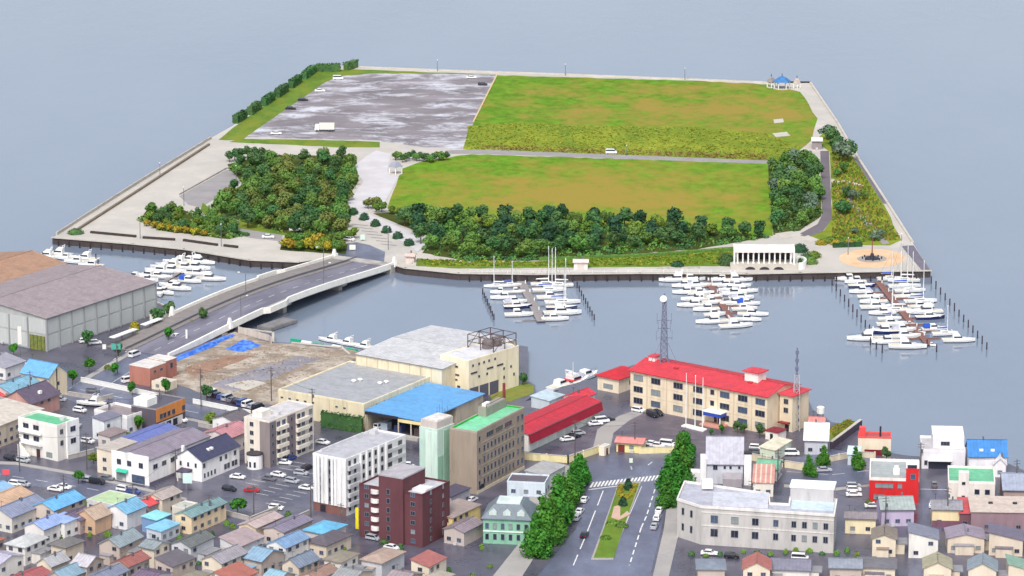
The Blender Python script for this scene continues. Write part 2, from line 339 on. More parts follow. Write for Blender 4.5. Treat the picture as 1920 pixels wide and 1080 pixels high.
sheet('grove_floor', jag([(525,468),(530,448),(600,440),(652,458),(648,476),(600,474)], 1.5), z+.09, M_FLOOR, 'dark ground under the bushes by the bridge head')
sheet('lawn_strip', jag([(380,380),(400,395),(440,412),(520,430),(560,444),(500,436),(400,420),(376,394)], 1.5), z+.07, M_LAWN, 'curved strip of lawn in front of the grove')
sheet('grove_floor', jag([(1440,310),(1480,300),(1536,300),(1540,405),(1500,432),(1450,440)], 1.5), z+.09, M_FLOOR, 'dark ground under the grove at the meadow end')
sheet('park_verge', jag([(1530,262),(1556,240),(1582,262),(1606,305),(1655,380),(1690,450),(1668,460),(1560,458),(1500,440),(1545,432),(1560,410),(1556,285)], 1.5), z+.07, M_RGRASS, 'weedy planted verge along the outer promenade')
sheet('park_road', [(1538,283),(1554,283),(1560,410),(1542,434),(1515,444),(1496,440),(1533,420),(1541,404)], z+.12, M_DROAD, 'dark curved park road beside the meadow grove')
sheet('parking_road', [(336,368),(424,319),(458,311),(450,344),(376,389),(354,384)], z+.05, M_PATH, 'grey asphalt bay on the island promenade')
sheet('grove_lane', jag([(400,424),(465,430),(530,440),(528,452),(470,446),(420,436)], 1), z+.06, M_PATH, 'grey lane curving below the grove')
sheet('bridge_road', [(640,482),(610,490),(650,456),(668,454),(692,459),(722,472),(720,492),(706,497)], z+.06, M_ROAD, 'dark road fan where the bridge reaches the island')
M_WPATH = mat('white_paving', (200, 197, 200), .8, .08, .12, space='World', col2=(188, 184, 184), sc2=.1, amt=.6)
sheet('white_path', jag([(706,282),(733,289),(726,320),(747,333),(722,378),(684,398),(656,396),(640,382),(660,370),(681,342),(663,312),(690,290)], 1), z+.12, M_WPATH, 'broad white paved path between the grove and the meadow')
sheet('white_path', [(684,398),(807,450),(784,472),(770,462),(664,402)], z+.15, M_WPATH, 'white paved walk beside the row of round bushes')
sheet('circle_plaza', [(1635+62*math.cos(t*math.pi/16), 484+17.5*math.sin(t*math.pi/16)) for t in range(32)], z+.05, mat('orange_paving', (214, 176, 138), .85, .1, .2, space='World', col2=(224, 196, 164), sc2=.15, amt=.55), 'round orange paved plaza at the marina corner')
sheet('inner_circle', [(1635+28*math.cos(t*math.pi/16), 485+7*math.sin(t*math.pi/16)) for t in range(32)], z+.08, mat('grey_circle', (160, 156, 150), .8, .15, .3, space='World'), 'grey inner ring of the round plaza')
M_DECK = mat('dark_deck', (112, 108, 120), .7, .15, .3, space='World')
sheet('outer_deck', [(1690,461),(1713,460),(1744,506),(1728,506)], z+.06, M_DECK, 'dark grey deck at the outer corner of the plaza')
sheet('outer_deck', [(1602,296),(1611,302),(1663,382),(1642,380)], z+.06, M_DECK, 'dark grey stretch of the outer promenade')
sheet('park_apron', [(1452,438),(1485,433),(1505,440),(1470,448)], z+.13, M_CAP, 'pale paved apron at the end of the park road')
sheet('park_apron', [(1498,447),(1515,441),(1538,450),(1518,454)], z+.13, M_CAP, 'pale paved corner by the park shrubs')
sheet('park_walk', [(1558,335),(1590,338),(1622,348),(1622,352),(1588,343),(1558,341)], z+.13, M_CAP, 'narrow pale walk crossing the planted verge')
sheet('park_walk', [(1575,352),(1582,352),(1640,425),(1668,456),(1655,458),(1625,428)], z+.13, M_PATH, 'narrow grey walk through the planted verge')
# ================================================================== buildings
WINC = {}
def win_mesh(w_, h, nm):
    k = (round(w_, 2), round(h, 2), nm)
    if k not in WINC:
        f = MB(); t = .09
        f.box(-w_/2, w_/2, -.12, .02, -h/2, -h/2+t); f.box(-w_/2, w_/2, -.12, .02, h/2-t, h/2)
        f.box(-w_/2, -w_/2+t, -.11, .02, -h/2+t, h/2-t); f.box(w_/2-t, w_/2, -.11, .02, -h/2+t, h/2-t)
        for i in range(1, nm):
            x = -w_/2+w_*i/nm; f.box(x-.04, x+.04, -.10, .02, -h/2+t, h/2-t)
        fm = f.mesh('window', M_FRAME)
        WINC[k] = (fm, [MB().box(-w_/2+.05, w_/2-.05, -.05, .01, -h/2+.05, h/2-.05).mesh('pane', g) for g in (M_GLASS, M_GLASS2, M_GLASS3)])
    return WINC[k]
class Bd:
    def __init__(s, name, label, A, B, C_, h, th=58, cat='house', group=None, z0=G, minA=3, minC=3):
        b_ = P(*B, z0+h); a = P(*A, z0+h); c = P(*C_, z0+h)
        e1 = Vector((math.cos(RAD(th)), math.sin(RAD(th)), 0)); e2 = Vector((math.cos(RAD(th-90)), math.sin(RAD(th-90)), 0))
        s.La = max(minA, -(a-b_).dot(e2)); s.Lc = max(minC, (c-b_).dot(e1)); s.h = h; s.z0 = z0
        s.root = thing(name, label, cat, (b_.x, b_.y, z0), RAD(th-90), group)
        s.r = random.Random(int(A[0]*3+B[1]*7))
    def part(s, name, mb, m, parent=None): return mb.build(name, m, parent or s.root)
    def box(s, name, x0, x1, y0, y1, z0, z1, m, parent=None): return s.part(name, MB().box(x0, x1, y0, y1, z0, z1), m, parent)
    def flat(s, wc, rc, par=.5, t=.25, pc=None):
        La, Lc, h = s.La, s.Lc, s.h
        s.box('wall', -La, 0, 0, Lc, -.3, h-par, wallm(wc))
        s.box('roof', -La+t, -t, t, Lc-t, h-par, h-par+.12, roofm(tuple(int(v*.94) for v in rc)))
        p = MB(); e = .03
        p.box(-La-e, e, -e, t, h-par, h); p.box(-La-e, e, Lc-t, Lc+e, h-par, h)
        p.box(-La-e, -La+t, t, Lc-t, h-par, h-.004); p.box(-t, e, t, Lc-t, h-par, h-.004)
        s.part('parapet', p, wallm(pc or tuple(min(255, int(v*1.04)) for v in wc))); return s
    def gable(s, ax, rise, wc, rc, o=.4, off=.5, t=.18, trim=None):
        La, Lc, h = s.La, s.Lc, s.h; rm = roofm(rc)
        if ax == 'x': p0, p1, q0, q1 = 0, Lc, -La, 0
        else: p0, p1, q0, q1 = -La, 0, 0, Lc
        mid = p0+(p1-p0)*off; s0 = rise/(mid-p0); s1 = rise/(p1-mid)
        s.part('wall', MB().ext([(p0,-.3),(p1,-.3),(p1,h),(mid,h+rise),(p0,h)], ax, q0, q1), wallm(wc))
        pr = [(p0-o,h-o*s0),(mid,h+rise),(p1+o,h-o*s1),(p1+o,h-o*s1+t),(mid,h+rise+t),(p0-o,h-o*s0+t)]
        s.rf = s.part('roof', MB().ext([(a, b_+.01) for a, b_ in pr], ax, q0-o, q1+o), rm)
        rg = MB(); zr = h+rise+t+.02
        if ax == 'x': rg.bar((q0-o-.02,mid,zr), (q1+o+.02,mid,zr), .35, .14)
        else: rg.bar((mid,q0-o-.02,zr), (mid,q1+o+.02,zr), .35, .14)
        s.part('ridge_cap', rg, roofm(tuple(int(v*.86) for v in rc)), s.rf)
        # eave gutters
        g = MB()
        if ax == 'x':
            g.bar((q0-o,p0-o-.06,h-o*s0+.04), (q1+o,p0-o-.06,h-o*s0+.04), .12, .14)
        else:
            g.bar((p1+o+.06,q0-o,h-o*s1+.04), (p1+o+.06,q1+o,h-o*s1+.04), .12, .14)
        s.part('gutter', g, trim or M_GREYMETAL, s.rf)
        sm = MB(); n = max(2, int((q1-q0+2*o)/.95))
        for i in range(1, n):
            a = q0-o+(q1-q0+2*o)*i/n
            for e, se in (((p0-o), s0), ((p1+o), s1)):
                z_ = h-o*se+t+.03; A, B = ((a, e, z_), (a, mid, h+rise+t+.03)) if ax == 'x' else ((e, a, z_), (mid, a, h+rise+t+.03)); sm.bar(A, B, .07, .07)
        s.part('roof_seams', sm, roofm(tuple(int(v*.9) for v in rc)), s.rf)
        if La*Lc < 160 and h < 8:      # chimney pot or aerial on small houses
            if s.r.random() < .55:
                x, y = (q0+(q1-q0)*s.r.uniform(.2, .8), mid+.6) if ax == 'x' else (mid+.6, q0+(q1-q0)*s.r.uniform(.2, .8)); s.box('chimney', x-.22, x+.22, y-.22, y+.22, h+rise*.6, h+rise+1.0, M_GREYMETAL)
            if s.r.random() < .5:
                x, y = (q0+1, mid) if ax == 'x' else (mid, q0+1); s.part('aerial', MB().tube((x,y,h+rise), (x,y,h+rise+1.9), .04, .04, 4).bar((x-.6,y,h+rise+1.8), (x+.6,y,h+rise+1.8), .05).bar((x,y-.5,h+rise+1.6), (x,y+.5,h+rise+1.6), .05), M_DARK)
        if s.r.random() < .7: s.unit(-La*s.r.uniform(.3, .9), -.75, .1, .9, .5, .8)
        return s
    def hip(s, rise, wc, rc, o=.5, inset=None, t=.2):
        La, Lc, h = s.La, s.Lc, s.h; s.box('wall', -La, 0, 0, Lc, -.3, h, wallm(wc))
        x0, x1, y0, y1 = -La-o, o, -o, Lc+o; k = inset if inset is not None else min(La, Lc)/2+o-.05
        kx = min(k, (x1-x0)/2-.05); ky = min(k, (y1-y0)/2-.05)
        vs = [(x0,y0,h),(x1,y0,h),(x1,y1,h),(x0,y1,h),(x0,y0,h+t),(x1,y0,h+t),(x1,y1,h+t),(x0,y1,h+t),
              (x0+kx,y0+ky,h+rise),(x1-kx,y0+ky,h+rise),(x1-kx,y1-ky,h+rise),(x0+kx,y1-ky,h+rise)]
        fs = [(0,3,2,1),(0,1,5,4),(1,2,6,5),(2,3,7,6),(3,0,4,7),(4,5,9,8),(5,6,10,9),(6,7,11,10),(7,4,8,11),(8,9,10,11)]
        s.rf = s.part('roof', MB().add(vs, fs), roofm(rc)); return s
    def shed(s, wc, rc, d=.8, ax='y', o=.3, t=.2):
        """one sloping plane, high at the left/back"""
        La, Lc, h = s.La, s.Lc, s.h; pr = [(-La,h+d),(0,h)] if ax == 'y' else [(0,h),(Lc,h+d)]
        (p0,h0),(p1,h1) = pr; q = (0, Lc) if ax == 'y' else (-La, 0)
        s.part('wall', MB().ext([(p0,-.3),(p1,-.3),(p1,h1),(p0,h0)], ax, *q), wallm(wc))
        k = (h1-h0)/(p1-p0)
        s.rf = s.part('roof', MB().ext([(p0-o,h0-o*k+.01),(p1+o,h1+o*k+.01),(p1+o,h1+o*k+t),(p0-o,h0-o*k+t)], ax, q[0]-o, q[1]+o), roofm(rc)); return s
    def win(s, face, us, zs, w_=1.2, h=1.2, nm=2, pane=None, skip=0, name='window', dy=0):
        L_ = s.La if face == 'F' else s.Lc
        fm, pm = win_mesh(w_, h, nm)
        for u in us:
            for z_ in zs:
                if skip and s.r.random() < skip: continue
                loc = (-s.La+u*L_, -dy, z_) if face == 'F' else (dy, u*L_, z_)
                o = link(name, fm, s.root, loc, 0 if face == 'F' else math.pi/2)
                link('pane', pm[pane if pane is not None else s.r.choice((0, 0, 0, 1, 1, 2))], o)
        return s
    def auto(s, fl=2, w_=1.3, h=1.1, sp=2.8, skip=.25, z=1.5, dz=2.7):
        for f, L_ in (('F', s.La), ('R', s.Lc)):
            n = max(1, int(L_/sp)); s.win(f, [(i+.5)/n for i in range(n)], [z+dz*k for k in range(fl) if z+dz*k+h/2 < s.h-.1], w_, h, 2, skip=skip)
        return s
    def door(s, face, u, w_, h, m, z0=0, name='door', d=.06):
        L_ = s.La if face == 'F' else s.Lc
        mb = MB().box(-w_/2, w_/2, -d, .02, z0, z0+h)
        o = mb.build(name, m, s.root); o.location = (-s.La+u*L_, 0, 0) if face == 'F' else (0, u*L_, 0)
        o.rotation_euler = (0, 0, 0 if face == 'F' else math.pi/2); return o
    def slab(s, face, u0, u1, z0, z1, d, m, name='balcony'):
        L_ = s.La if face == 'F' else s.Lc
        if face == 'F': return s.box(name, -s.La+u0*L_, -s.La+u1*L_, -d, -.002, z0, z1, m)
        return s.box(name, .002, d, u0*L_, u1*L_, z0, z1, m)
    def vent(s, x, y, z, r=.5, m=None):
        return s.part('roof_vent', MB().tube((x,y,z), (x,y,z+r*.8), r*.6, r*.6, 8).dome((x,y,z+r*.8), r, r, r*.6, 8, 3), m or M_WHITE)
    def unit(s, x, y, z, a=1.2, b_=.8, c=.9, m=None, name='air_conditioner'):
        o = s.part(name, MB().box(x, x+a, y, y+b_, z, z+c).box(x+.1, x+a-.1, y-.03, y, z+.1, z+c-.1), m or M_UNIT); return o

def rng(n, m=.5): return [(i+m)/n for i in range(n)]

# --- grey wharf warehouse with panelled walls
b = Bd('warehouse', 'long grey panelled wharf warehouse with a mauve grey gable roof', (-90, 560), (87, 597), (293, 530), 11, 57.5, 'warehouse', minA=46)
b.La = 47; b.gable('y', 2.6, (172, 174, 172), (160, 146, 150), o=.5)
M_PANEL = wallm((188, 192, 190)); M_PIL = wallm((156, 158, 160))
pan = MB().box(-2.75, 2.75, -.1, .02, -2.35, 2.35).mesh('wall_panel', M_PANEL)
n = 9; step = b.Lc/n
for i in range(n):
    for k in range(2):
        link('wall_panel', pan, b.root, (0, (i+.5)*step, 2.7+k*5.3), math.pi/2, (min(1, (step-.7)/5.5), 1, 1))
for i in range(n+1): b.box('pilaster', .0, .3, i*step-.25+(.25 if i == 0 else 0), i*step+.25, 0, 10.6, M_PIL)
for i in range(6):
    for k in range(2):
        if i == 5 and k == 0: continue
        link('wall_panel', pan, b.root, (-b.La+(i+.5)*b.La/6, 0, 2.7+k*5.3), 0, ((b.La/6-.7)/5.5, 1, 1))
for i in range(7): b.box('pilaster', -b.La+i*b.La/6-.25, -b.La+i*b.La/6+.25, -.3, 0, 0, 10.4, M_PIL)
o = b.door('F', 5.5/6, 6.2, 4.8, mat('yellow_glass', (150, 150, 70), .3, .3, .8, col2=(90, 110, 70), sc2=.8), name='glazed_entrance', d=.14)
for i in range(5): MB().box(-3.1+i*1.55-.06, -3.1+i*1.55+.06, -.2, -.14, .1, 4.8).build('mullion', M_DARK, o)
# tan roofed neighbour behind
b = Bd('warehouse', 'tan brown roofed warehouse behind the grey wharf warehouse', (-160, 500), (-46, 548), (112, 493), 11.5, 57.5, 'warehouse')
b.La = 30; b.gable('y', 2.6, (150, 120, 104), (178, 138, 112), o=.4)

# --- cream fish hall: big flat roof, white hall behind, office block
b = Bd('cream_hall', 'cream industrial hall with wide flat grey roof and two pairs of roof vents', (520, 730), (683, 757), (815, 702), 8, 58.5, 'industrial hall')
b.flat((222, 210, 180), (176, 178, 184), .45, .5)
for u, v in ((.46, .56), (.49, .62), (.72, .62), (.75, .68)):
    b.part('roof_vent', MB().tube((-b.La*(1-u), b.Lc*v*.9, 7.6), (-b.La*(1-u), b.Lc*v*.9, 8.1), .45, .45, 8).dome((-b.La*(1-u), b.Lc*v*.9, 8.1), .85, .85, .5, 8, 3), M_WHITE)
for i in range(6): b.box('pilaster', -b.La*i/5-.12, -b.La*i/5+.12, -.1, 0, 0, 7.5, wallm((204, 192, 164)))
for i in range(9): b.box('pilaster', 0, .1, b.Lc*i/8-.12, b.Lc*i/8+.12, 0, 7.5, wallm((204, 192, 164)))
b.win('F', rng(11), [5.6], .9, .5, 1, 0, skip=.3).win('R', rng(9), [6.1], .7, .8, 1, skip=.5)
b = Bd('white_hall', 'white roofed cream hall standing behind the flat grey roof', (658, 668), (829, 692), (966, 637), 11, 57, 'industrial hall')
b.gable('x', .8, (226, 214, 186), (206, 206, 210), o=.35)
for i in range(9): b.box('pilaster', -b.La*i/8-.15, -b.La*i/8+.15, -.14, 0, 0, 10.8, wallm((206, 194, 166)))
# office block with roof cage
b = Bd('office_block', 'cream office block with white roof, strip windows and a steel roof cage', (829, 663), (879, 676), (985, 650), 13, 50, 'office building')
OLa, OLc = b.La, b.Lc
b.flat((232, 222, 194), (232, 232, 238), .4, .3)
b.win('R', [.08, .2, .3, .4, .52], [11], .8, .8, 1, 0).win('R', [.1, .42, .62], [8.6], 3.0, .6, 3, 0).win('R', [.2, .36, .7, .84], [7], .8, .8, 1, 0).win('R', [.7, .9], [4.2], .7, 1, 1, 0)
b.win('F', [.55], [10.2], 1.8, .7, 1, 0).win('F', [.35, .6], [7.6], 1.6, .6, 1, 0).win('F', [.5], [6], 2.6, .6, 2, 0)
b.win('F', [.3, .65], [4], 1.2, .7, 1, 0)
for u in (.1, .3, .5): b.door('R', u, 4.2, 4, mat('shutter', (92, 92, 108), .5, .2, 1, (1, 1, 6)), name='shutter_door')
cg = MB(); x0, x1, y0, y1 = -b.La+.6, -.6, b.Lc*.52, b.Lc-.6
for x in (x0, (x0+x1)/2, x1):
    for y in (y0, (y0+y1)/2, y1): cg.bar((x,y,12.7), (x,y,17), .22)
for z_ in (14.8, 17):
    for x in (x0, (x0+x1)/2, x1): cg.bar((x,y0,z_), (x,y1,z_), .18)
    for y in (y0, (y0+y1)/2, y1): cg.bar((x0,y,z_), (x1,y,z_), .18)
for x in (x0, x1): cg.bar((x,y0,12.7), (x,(y0+y1)/2,17), .14); cg.bar((x,y1,12.7), (x,(y0+y1)/2,17), .14)
b.part('roof_cage', cg, mat('rust_steel', (92, 74, 72), .7, .25, 1.5))
for k in (.3, .7):
    t = b.part('tank', MB().tube((x0+(x1-x0)*.5, y0+(y1-y0)*k, 12.72), (x0+(x1-x0)*.5, y0+(y1-y0)*k, 15), 1.7, 1.7, 14).dome((x0+(x1-x0)*.5, y0+(y1-y0)*k, 15), 1.7, 1.7, .6, 14, 3), mat('tank', (120, 112, 112), .6, .2, 1))
# --- blue roofed loading shed
b = Bd('loading_shed', 'open loading shed with bright blue roof beside the cream hall', (683, 775), (793, 791), (872, 733), 5.5, 60, 'shed')
La, Lc = b.La, b.Lc
b.part('roof', MB().ext([(-La-.3, 6.2), (.3, 5.4), (.3, 5.65), (-La-.3, 6.45)], 'y', -.4, Lc+.3), roofm((92, 164, 226)))
b.box('wall', -La, -.2, Lc*.55, Lc, -.2, 5.4, wallm((190, 180, 160))); b.box('wall', -La, -La+.4, .5, Lc*.55-.01, -.2, 5.4, wall_m := wallm((206, 194, 170)))
b.box('fascia', -La*.42, .1, -.5, -.42, 4.4, 5.38, wallm((236, 216, 160))); b.box('fascia', -La, -La*.42-.05, -.5, -.42, 5.1, 6.0, M_DARK)
for x in (-La*.42, -La*.2, -.3, -La+.2): b.box('post', x-.15, x+.15, -.38, -.08, -.2, 5.2, wallm((206, 194, 170)))
for x, c in ((-La*.85, (200, 214, 226)), (-La*.6, (70, 80, 120)), (-La*.25, (120, 100, 100))): b.box('crate_stack', x, x+2.6, 3, 5.5, 0, 2.1, paint(c))
b.box('floor_ramp', -La*.4, -.4, -2.5, -.6, -.2, .9, M_CONC)
# --- tan office tower with green roof
b = Bd('office_building', 'tan five storey office building with a bright green roof deck', (850, 798), (894, 809), (983, 763), 18.5, 62, 'office building')
La, Lc = b.La, b.Lc
b.flat((158, 144, 130), (132, 232, 176), .6, .3, (172, 160, 150))
b.box('roof_edge', -La+.35, -La+.6, .4, Lc-.4, 18.02, 18.45, roofm((20, 190, 60))); b.box('roof_edge', -La+.6, -.4, Lc-.65, Lc-.4, 18.02, 18.45, roofm((20, 190, 60)))
for k, z_ in enumerate((16, 12.7, 9.4, 6.1, 2.9)):
    b.win('R', [.05], [z_], 1.0, 1.5, 1, 0).win('R', [.86, .95], [z_], 1.3, 1.7, 1, 1)
    if k == 0: b.win('R', [.27, .46, .65], [z_], 4.2, 1.5, 4, 0)
    else: b.win('R', [.15+.076*i for i in range(9)], [z_], 1.0, 1.7, 1, 0)
for z_ in (14.4, 11.1, 7.8, 4.5): b.slab('R', .1, .8, z_-.15, z_+.1, .08, wallm((172, 160, 146)), 'string_course')
b.box('penthouse', -La+.5, -La+3.2, Lc*.55, Lc*.97, 17.8, 20.6, wallm((150, 146, 136)))
b.part('railing', MB().bar((-La+.6, Lc*.56, 21.4), (-La+.6, Lc*.96, 21.4), .1).bar((-La+3.1, Lc*.56, 21.4), (-La+3.1, Lc*.96, 21.4), .1).bar((-La+3.1, Lc*.56, 20.6), (-La+3.1, Lc*.56, 21.4), .1).bar((-La+3.1, Lc*.96, 20.6), (-La+3.1, Lc*.96, 21.4), .1), M_DARK)
b.box('chimney', -La+2, -La+2.7, Lc*.97, Lc*.97+.5, 17.5, 25, mat('rust_pipe', (140, 60, 60), .6, .2, 1)); b.box('roof_hatch', -La+1, -La+2.2, Lc*.6, Lc*.7, 20.6, 21.4, M_WHITE)
b.door('R', .1, 3, 2.3, M_DARK, name='garage_door'); b.slab('R', 0, 1, 0, .9, .12, wallm((208, 198, 176)), 'plinth')
# --- pale green stair tower
b = Bd('stair_tower', 'pale mint green windowless panelled tower in front of the green roofed offices', (787, 796), (820, 803), (849, 790), 18.5, 55, 'tower')
La, Lc = b.La, b.Lc
b.box('wall', -La, 0, 0, Lc, -.3, 18, wallm((196, 220, 208)))
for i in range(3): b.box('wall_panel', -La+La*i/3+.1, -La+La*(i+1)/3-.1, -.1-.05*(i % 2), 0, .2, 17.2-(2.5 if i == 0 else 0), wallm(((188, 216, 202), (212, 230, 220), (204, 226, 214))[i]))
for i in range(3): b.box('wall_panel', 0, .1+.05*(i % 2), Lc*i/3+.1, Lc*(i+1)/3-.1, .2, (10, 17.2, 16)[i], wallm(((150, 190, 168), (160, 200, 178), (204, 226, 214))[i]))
b.box('roof_cap', -La+.3, -.3, .3, Lc-.3, 18, 20.2, wallm((200, 190, 186))); b.box('roof_lid', -La+1, -.5, .6, Lc-.6, 20.2, 20.5, roofm((226, 220, 214)))
for i in range(5): b.part('antenna', MB().tube((-La+.6+i*.9, Lc-.5, 18), (-La+.6+i*.9, Lc-.5, 22+i % 3), .05, .03, 5), M_DARK)
# --- white finned block
b = Bd('finned_block', 'white six storey block with vertical fins and narrow window slots', (587, 849), (648, 861), (747, 812), 16.5, 57, 'apartment building')
La, Lc = b.La, b.Lc
b.flat((222, 222, 222), (196, 196, 204), .6, .3)
for u in (.10, .19, .30, .44, .60, .70, .84, .99): b.slab('F', u-.035, u+.035, 2.6, 16.2, .45, wallm((236, 236, 236)), 'fin')
for u in (.145, .245, .52, .65): b.slab('F', u-.045, u+.045, 2.6, 15.6, .04, wallm((112, 112, 122)), 'window_strip')
for z_ in (4.2, 6.8, 9.4, 12, 14.4): b.win('F', [.145, .245, .52, .65], [z_], .75, 1.6, 1, 0, dy=.05)
b.slab('F', 0, 1, 0, 2.5, .12, wallm((132, 92, 86)), 'brick_base')
for u in (.24, .34, .44, .54, .66): b.slab('R', u-.01, u+.01, 2.5, 16.2, .5, wallm((236, 236, 236)), 'fin')
for z_ in (2.6, 5.2, 7.8, 10.4, 13): b.slab('R', .02, .20, z_, z_+1.1, .8, wallm((206, 206, 208)), 'balcony')
for z_ in (2, 4.6, 7.2, 9.8, 12.4, 15): b.win('R', [.06, .15, .29, .39, .49, .6], [z_-.1], 1.1, 1.5, 1, 0)
for z_ in (4.6, 7.2, 9.8, 12.4, 15): b.win('R', [.73, .9], [z_-.1], 1.9, 1.3, 2, 0); b.slab('R', .67, .99, z_-1.9, z_-1.0, .25, wallm((196, 196, 198)), 'balcony')
b.unit(-La+1.5, Lc*.86, 15.95, 2, 1.4, 1.4); b.box('roof_rim', -La+.4, -La+.8, 3, Lc*.8, 15.95, 16.9, wallm((204, 204, 208)))
b.door('F', .3, 1.8, 2.1, M_DARK, d=.16)
# --- five storey balcony apartments
b = Bd('apartment_block', 'cream five storey apartment block with grey brown bands and balconies', (463, 779), (505, 790), (598, 760), 14, 57, 'apartment building')
La, Lc = b.La, b.Lc
b.flat((226, 216, 202), (216, 212, 214), .35, .2)
b.slab('F', .62, 1.02, 0, 13.5, .12, wallm((140, 130, 130)), 'brown_band')
b.slab('R', 0, .14, 0, 13.5, .14, wall_m := wallm((124, 116, 122)), 'brown_band'); b.slab('R', .40, .58, 0, 13.5, .14, wallm((132, 120, 124)), 'brown_band')
for k in range(5):
    z_ = 1.6+k*2.65
    b.win('F', [.3], [z_], 1.3, 1.3, 2, 0).win('R', [.06, .49], [z_], .8, 1.2, 1, 0, dy=.14).win('R', [.2, .32, .66, .76, .93], [z_], 1.6, 1.5, 2)
    if k: b.slab('R', .15, .39, z_-1.9, z_-.8, .9, wallm((232, 224, 210)), 'balcony'); b.slab('R', .59, .86, z_-1.9, z_-.8, .9, wallm((232, 224, 210)), 'balcony')
b.box('roof_house', -La+1.5, -La+5, 2, 6.5, 13.7, 15.6, wallm((228, 222, 214))); b.unit(-La+5.6, 7, 13.7, 1.6, 1.2, 1)
b.vent(-La+3, 9, 13.7, .5)
# --- maroon brick apartments
M_MAR = (102, 64, 70)
b = Bd('brick_apartments', 'dark maroon brick apartment block with white roof terraces and round balconies', (668, 909), (792, 927), (826, 899), 15, 60, 'apartment building')
La, Lc = b.La, b.Lc
b.flat(M_MAR, (206, 206, 212), .6, .3, (94, 54, 60))
x0, x1 = -La*.66, -La*.28
b.box('tower_wall', x0, x1, -.9, Lc*.75, -.3, 18.6, wallm(M_MAR)); b.box('tower_roof', x0-.1, x1+.1, -1.0, Lc*.75+.1, 18.6, 19.0, roofm((178, 174, 180)))
for k in range(6):
    z_ = 1.4+k*2.6
    link('pane', win_mesh(1.1, 1.5, 1)[1][0], link('window', win_mesh(1.1, 1.5, 1)[0], b.root, ((x0+x1)/2-.8, -.9, z_)))
    b.win('F', [.12, .85], [z_], 1.4, 1.3, 2).win('R', [.3, .75], [z_], .8, 1.3, 1)
    if k: b.part('balcony', MB().prism([(-La*.74+1.3*math.cos(RAD(180+t)), -.05+1.3*math.sin(RAD(180+t))) for t in range(0, 181, 20)], z_-1.3, z_-.3), wallm((230, 224, 222)))
b.box('roof_box', -La*.25, -.8, Lc*.2, Lc*.5, 14.5, 15.2, wallm((226, 226, 230)))
b.part('shop_sign', MB().box(-La-.9, -La+.05, -.6, -.4, 2.2, 8.2), mat('yellow_sign', (232, 214, 40), .5, .1, 1))
# --- red roofed harbour headquarters
RED = (222, 62, 74); CRM = (226, 210, 184)
b = Bd('headquarters', 'cream three storey harbour headquarters with a long red roof', (1182, 694), (1439, 744), (1505, 712), 11.5, 52.8, 'office building')
b.Lc = 17; La, Lc = b.La, b.Lc
b.gable('x', 1.9, CRM, RED, o=.6, trim=paint((170, 40, 52)))
us = [.06, .19, .355, .50, .695, .825, .95]
for z_ in (2.3, 5.9, 9.5): b.win('F', us, [z_], 3.4, 1.9, 3)
b.win('F', [.605], [9.6, 6.2], 1.4, 1.6, 1, 0)
for u in (.125, .27, .43, .56, .645, .76, .89): b.slab('F', u-.004, u+.004, 0, 11.2, .12, wallm((206, 190, 166)), 'pilaster')
for z_ in (4.1, 7.7): b.slab('F', 0, 1, z_-.08, z_+.08, .05, wallm((212, 196, 170)), 'string_course')
b.box('porch_roof', -La*.42, -La*.29, -3.4, -.02, 3.1, 4.2, paint((46, 78, 176))); b.box('porch_top', -La*.42-.1, -La*.29+.1, -3.5, -.02, 4.2, 4.4, M_WHITE)
for x in (-La*.42+.3, -La*.29-.3): b.box('porch_post', x-.15, x+.15, -3.2, -2.9, 0, 3.1, M_WHITE)
b.box('porch_step', -La*.43, -La*.28, -4.4, -.1, -.1, .5, mat('pink_step', (206, 150, 132), .8, .1, 1)); b.door('F', .645, 2.6, 2.4, M_GLASS, z0=.5, name='entrance_door')
cx = -La*.20; cy = Lc*.5
b.box('cupola', cx-2.4, cx+2.4, cy-2.2, cy+2.2, 12.6, 16.0, wallm((236, 232, 226)))
b.part('cupola_roof', MB().add([(cx-3,cy-2.8,16),(cx+3,cy-2.8,16),(cx+3,cy+2.8,16),(cx-3,cy+2.8,16),(cx-3,cy-2.8,16.3),(cx+3,cy-2.8,16.3),(cx+3,cy+2.8,16.3),(cx-3,cy+2.8,16.3),(cx,cy,17)],
       [(3,2,1,0),(0,1,5,4),(1,2,6,5),(2,3,7,6),(3,0,4,7),(4,5,8),(5,6,8),(6,7,8),(7,4,8)]), roofm(RED))
b.box('roof_hut', -La*.965, -La*.92, Lc*.42, Lc*.6, 12.4, 14.6, wallm((230, 224, 220))); b.box('roof_hut_lid', -La*.97, -La*.915, Lc*.40, Lc*.62, 14.6, 14.9, roofm(RED))
for u in (.19, .73): b.unit(-La*u-1, Lc*.3, 12.9, 1.4, .8, .5, roofm((200, 54, 66)), 'roof_vent')
HQ_root, HQ_La, HQ_Lc = b.root, La, Lc
b = Bd('headquarters_wing', 'low cream wing with red hip roof at the headquarters end', (1121, 704), (1160, 712), (1192, 694), 4.5, 52.8, 'building')
b.hip(2.0, (232, 218, 194), (206, 40, 52), o=.7); b.door('F', .5, 3.6, 1.6, M_GLASS3, z0=.9, name='window_band'); b.win('R', [.5], [2.4], 1.2, 1.4, 1, 0)
b = Bd('stair_annex', 'cream stair annex with red cap roof at the headquarters gable', (1466, 737), (1486, 743), (1512, 730), 11.2, 52.8, 'building')
b.hip(1.2, (220, 206, 180), RED, o=.7); b.win('F', [.5], [6.5, 9.2], 1.6, 1.6, 2, 0).win('R', [.4], [3.5, 7], .9, 1.2, 1, 0)
b.box('door_canopy', -b.La*.9, -.6, -1.8, 0, 2.7, 3.0, paint((130, 30, 40))); b.door('F', .6, 1.4, 2.1, M_DARK)
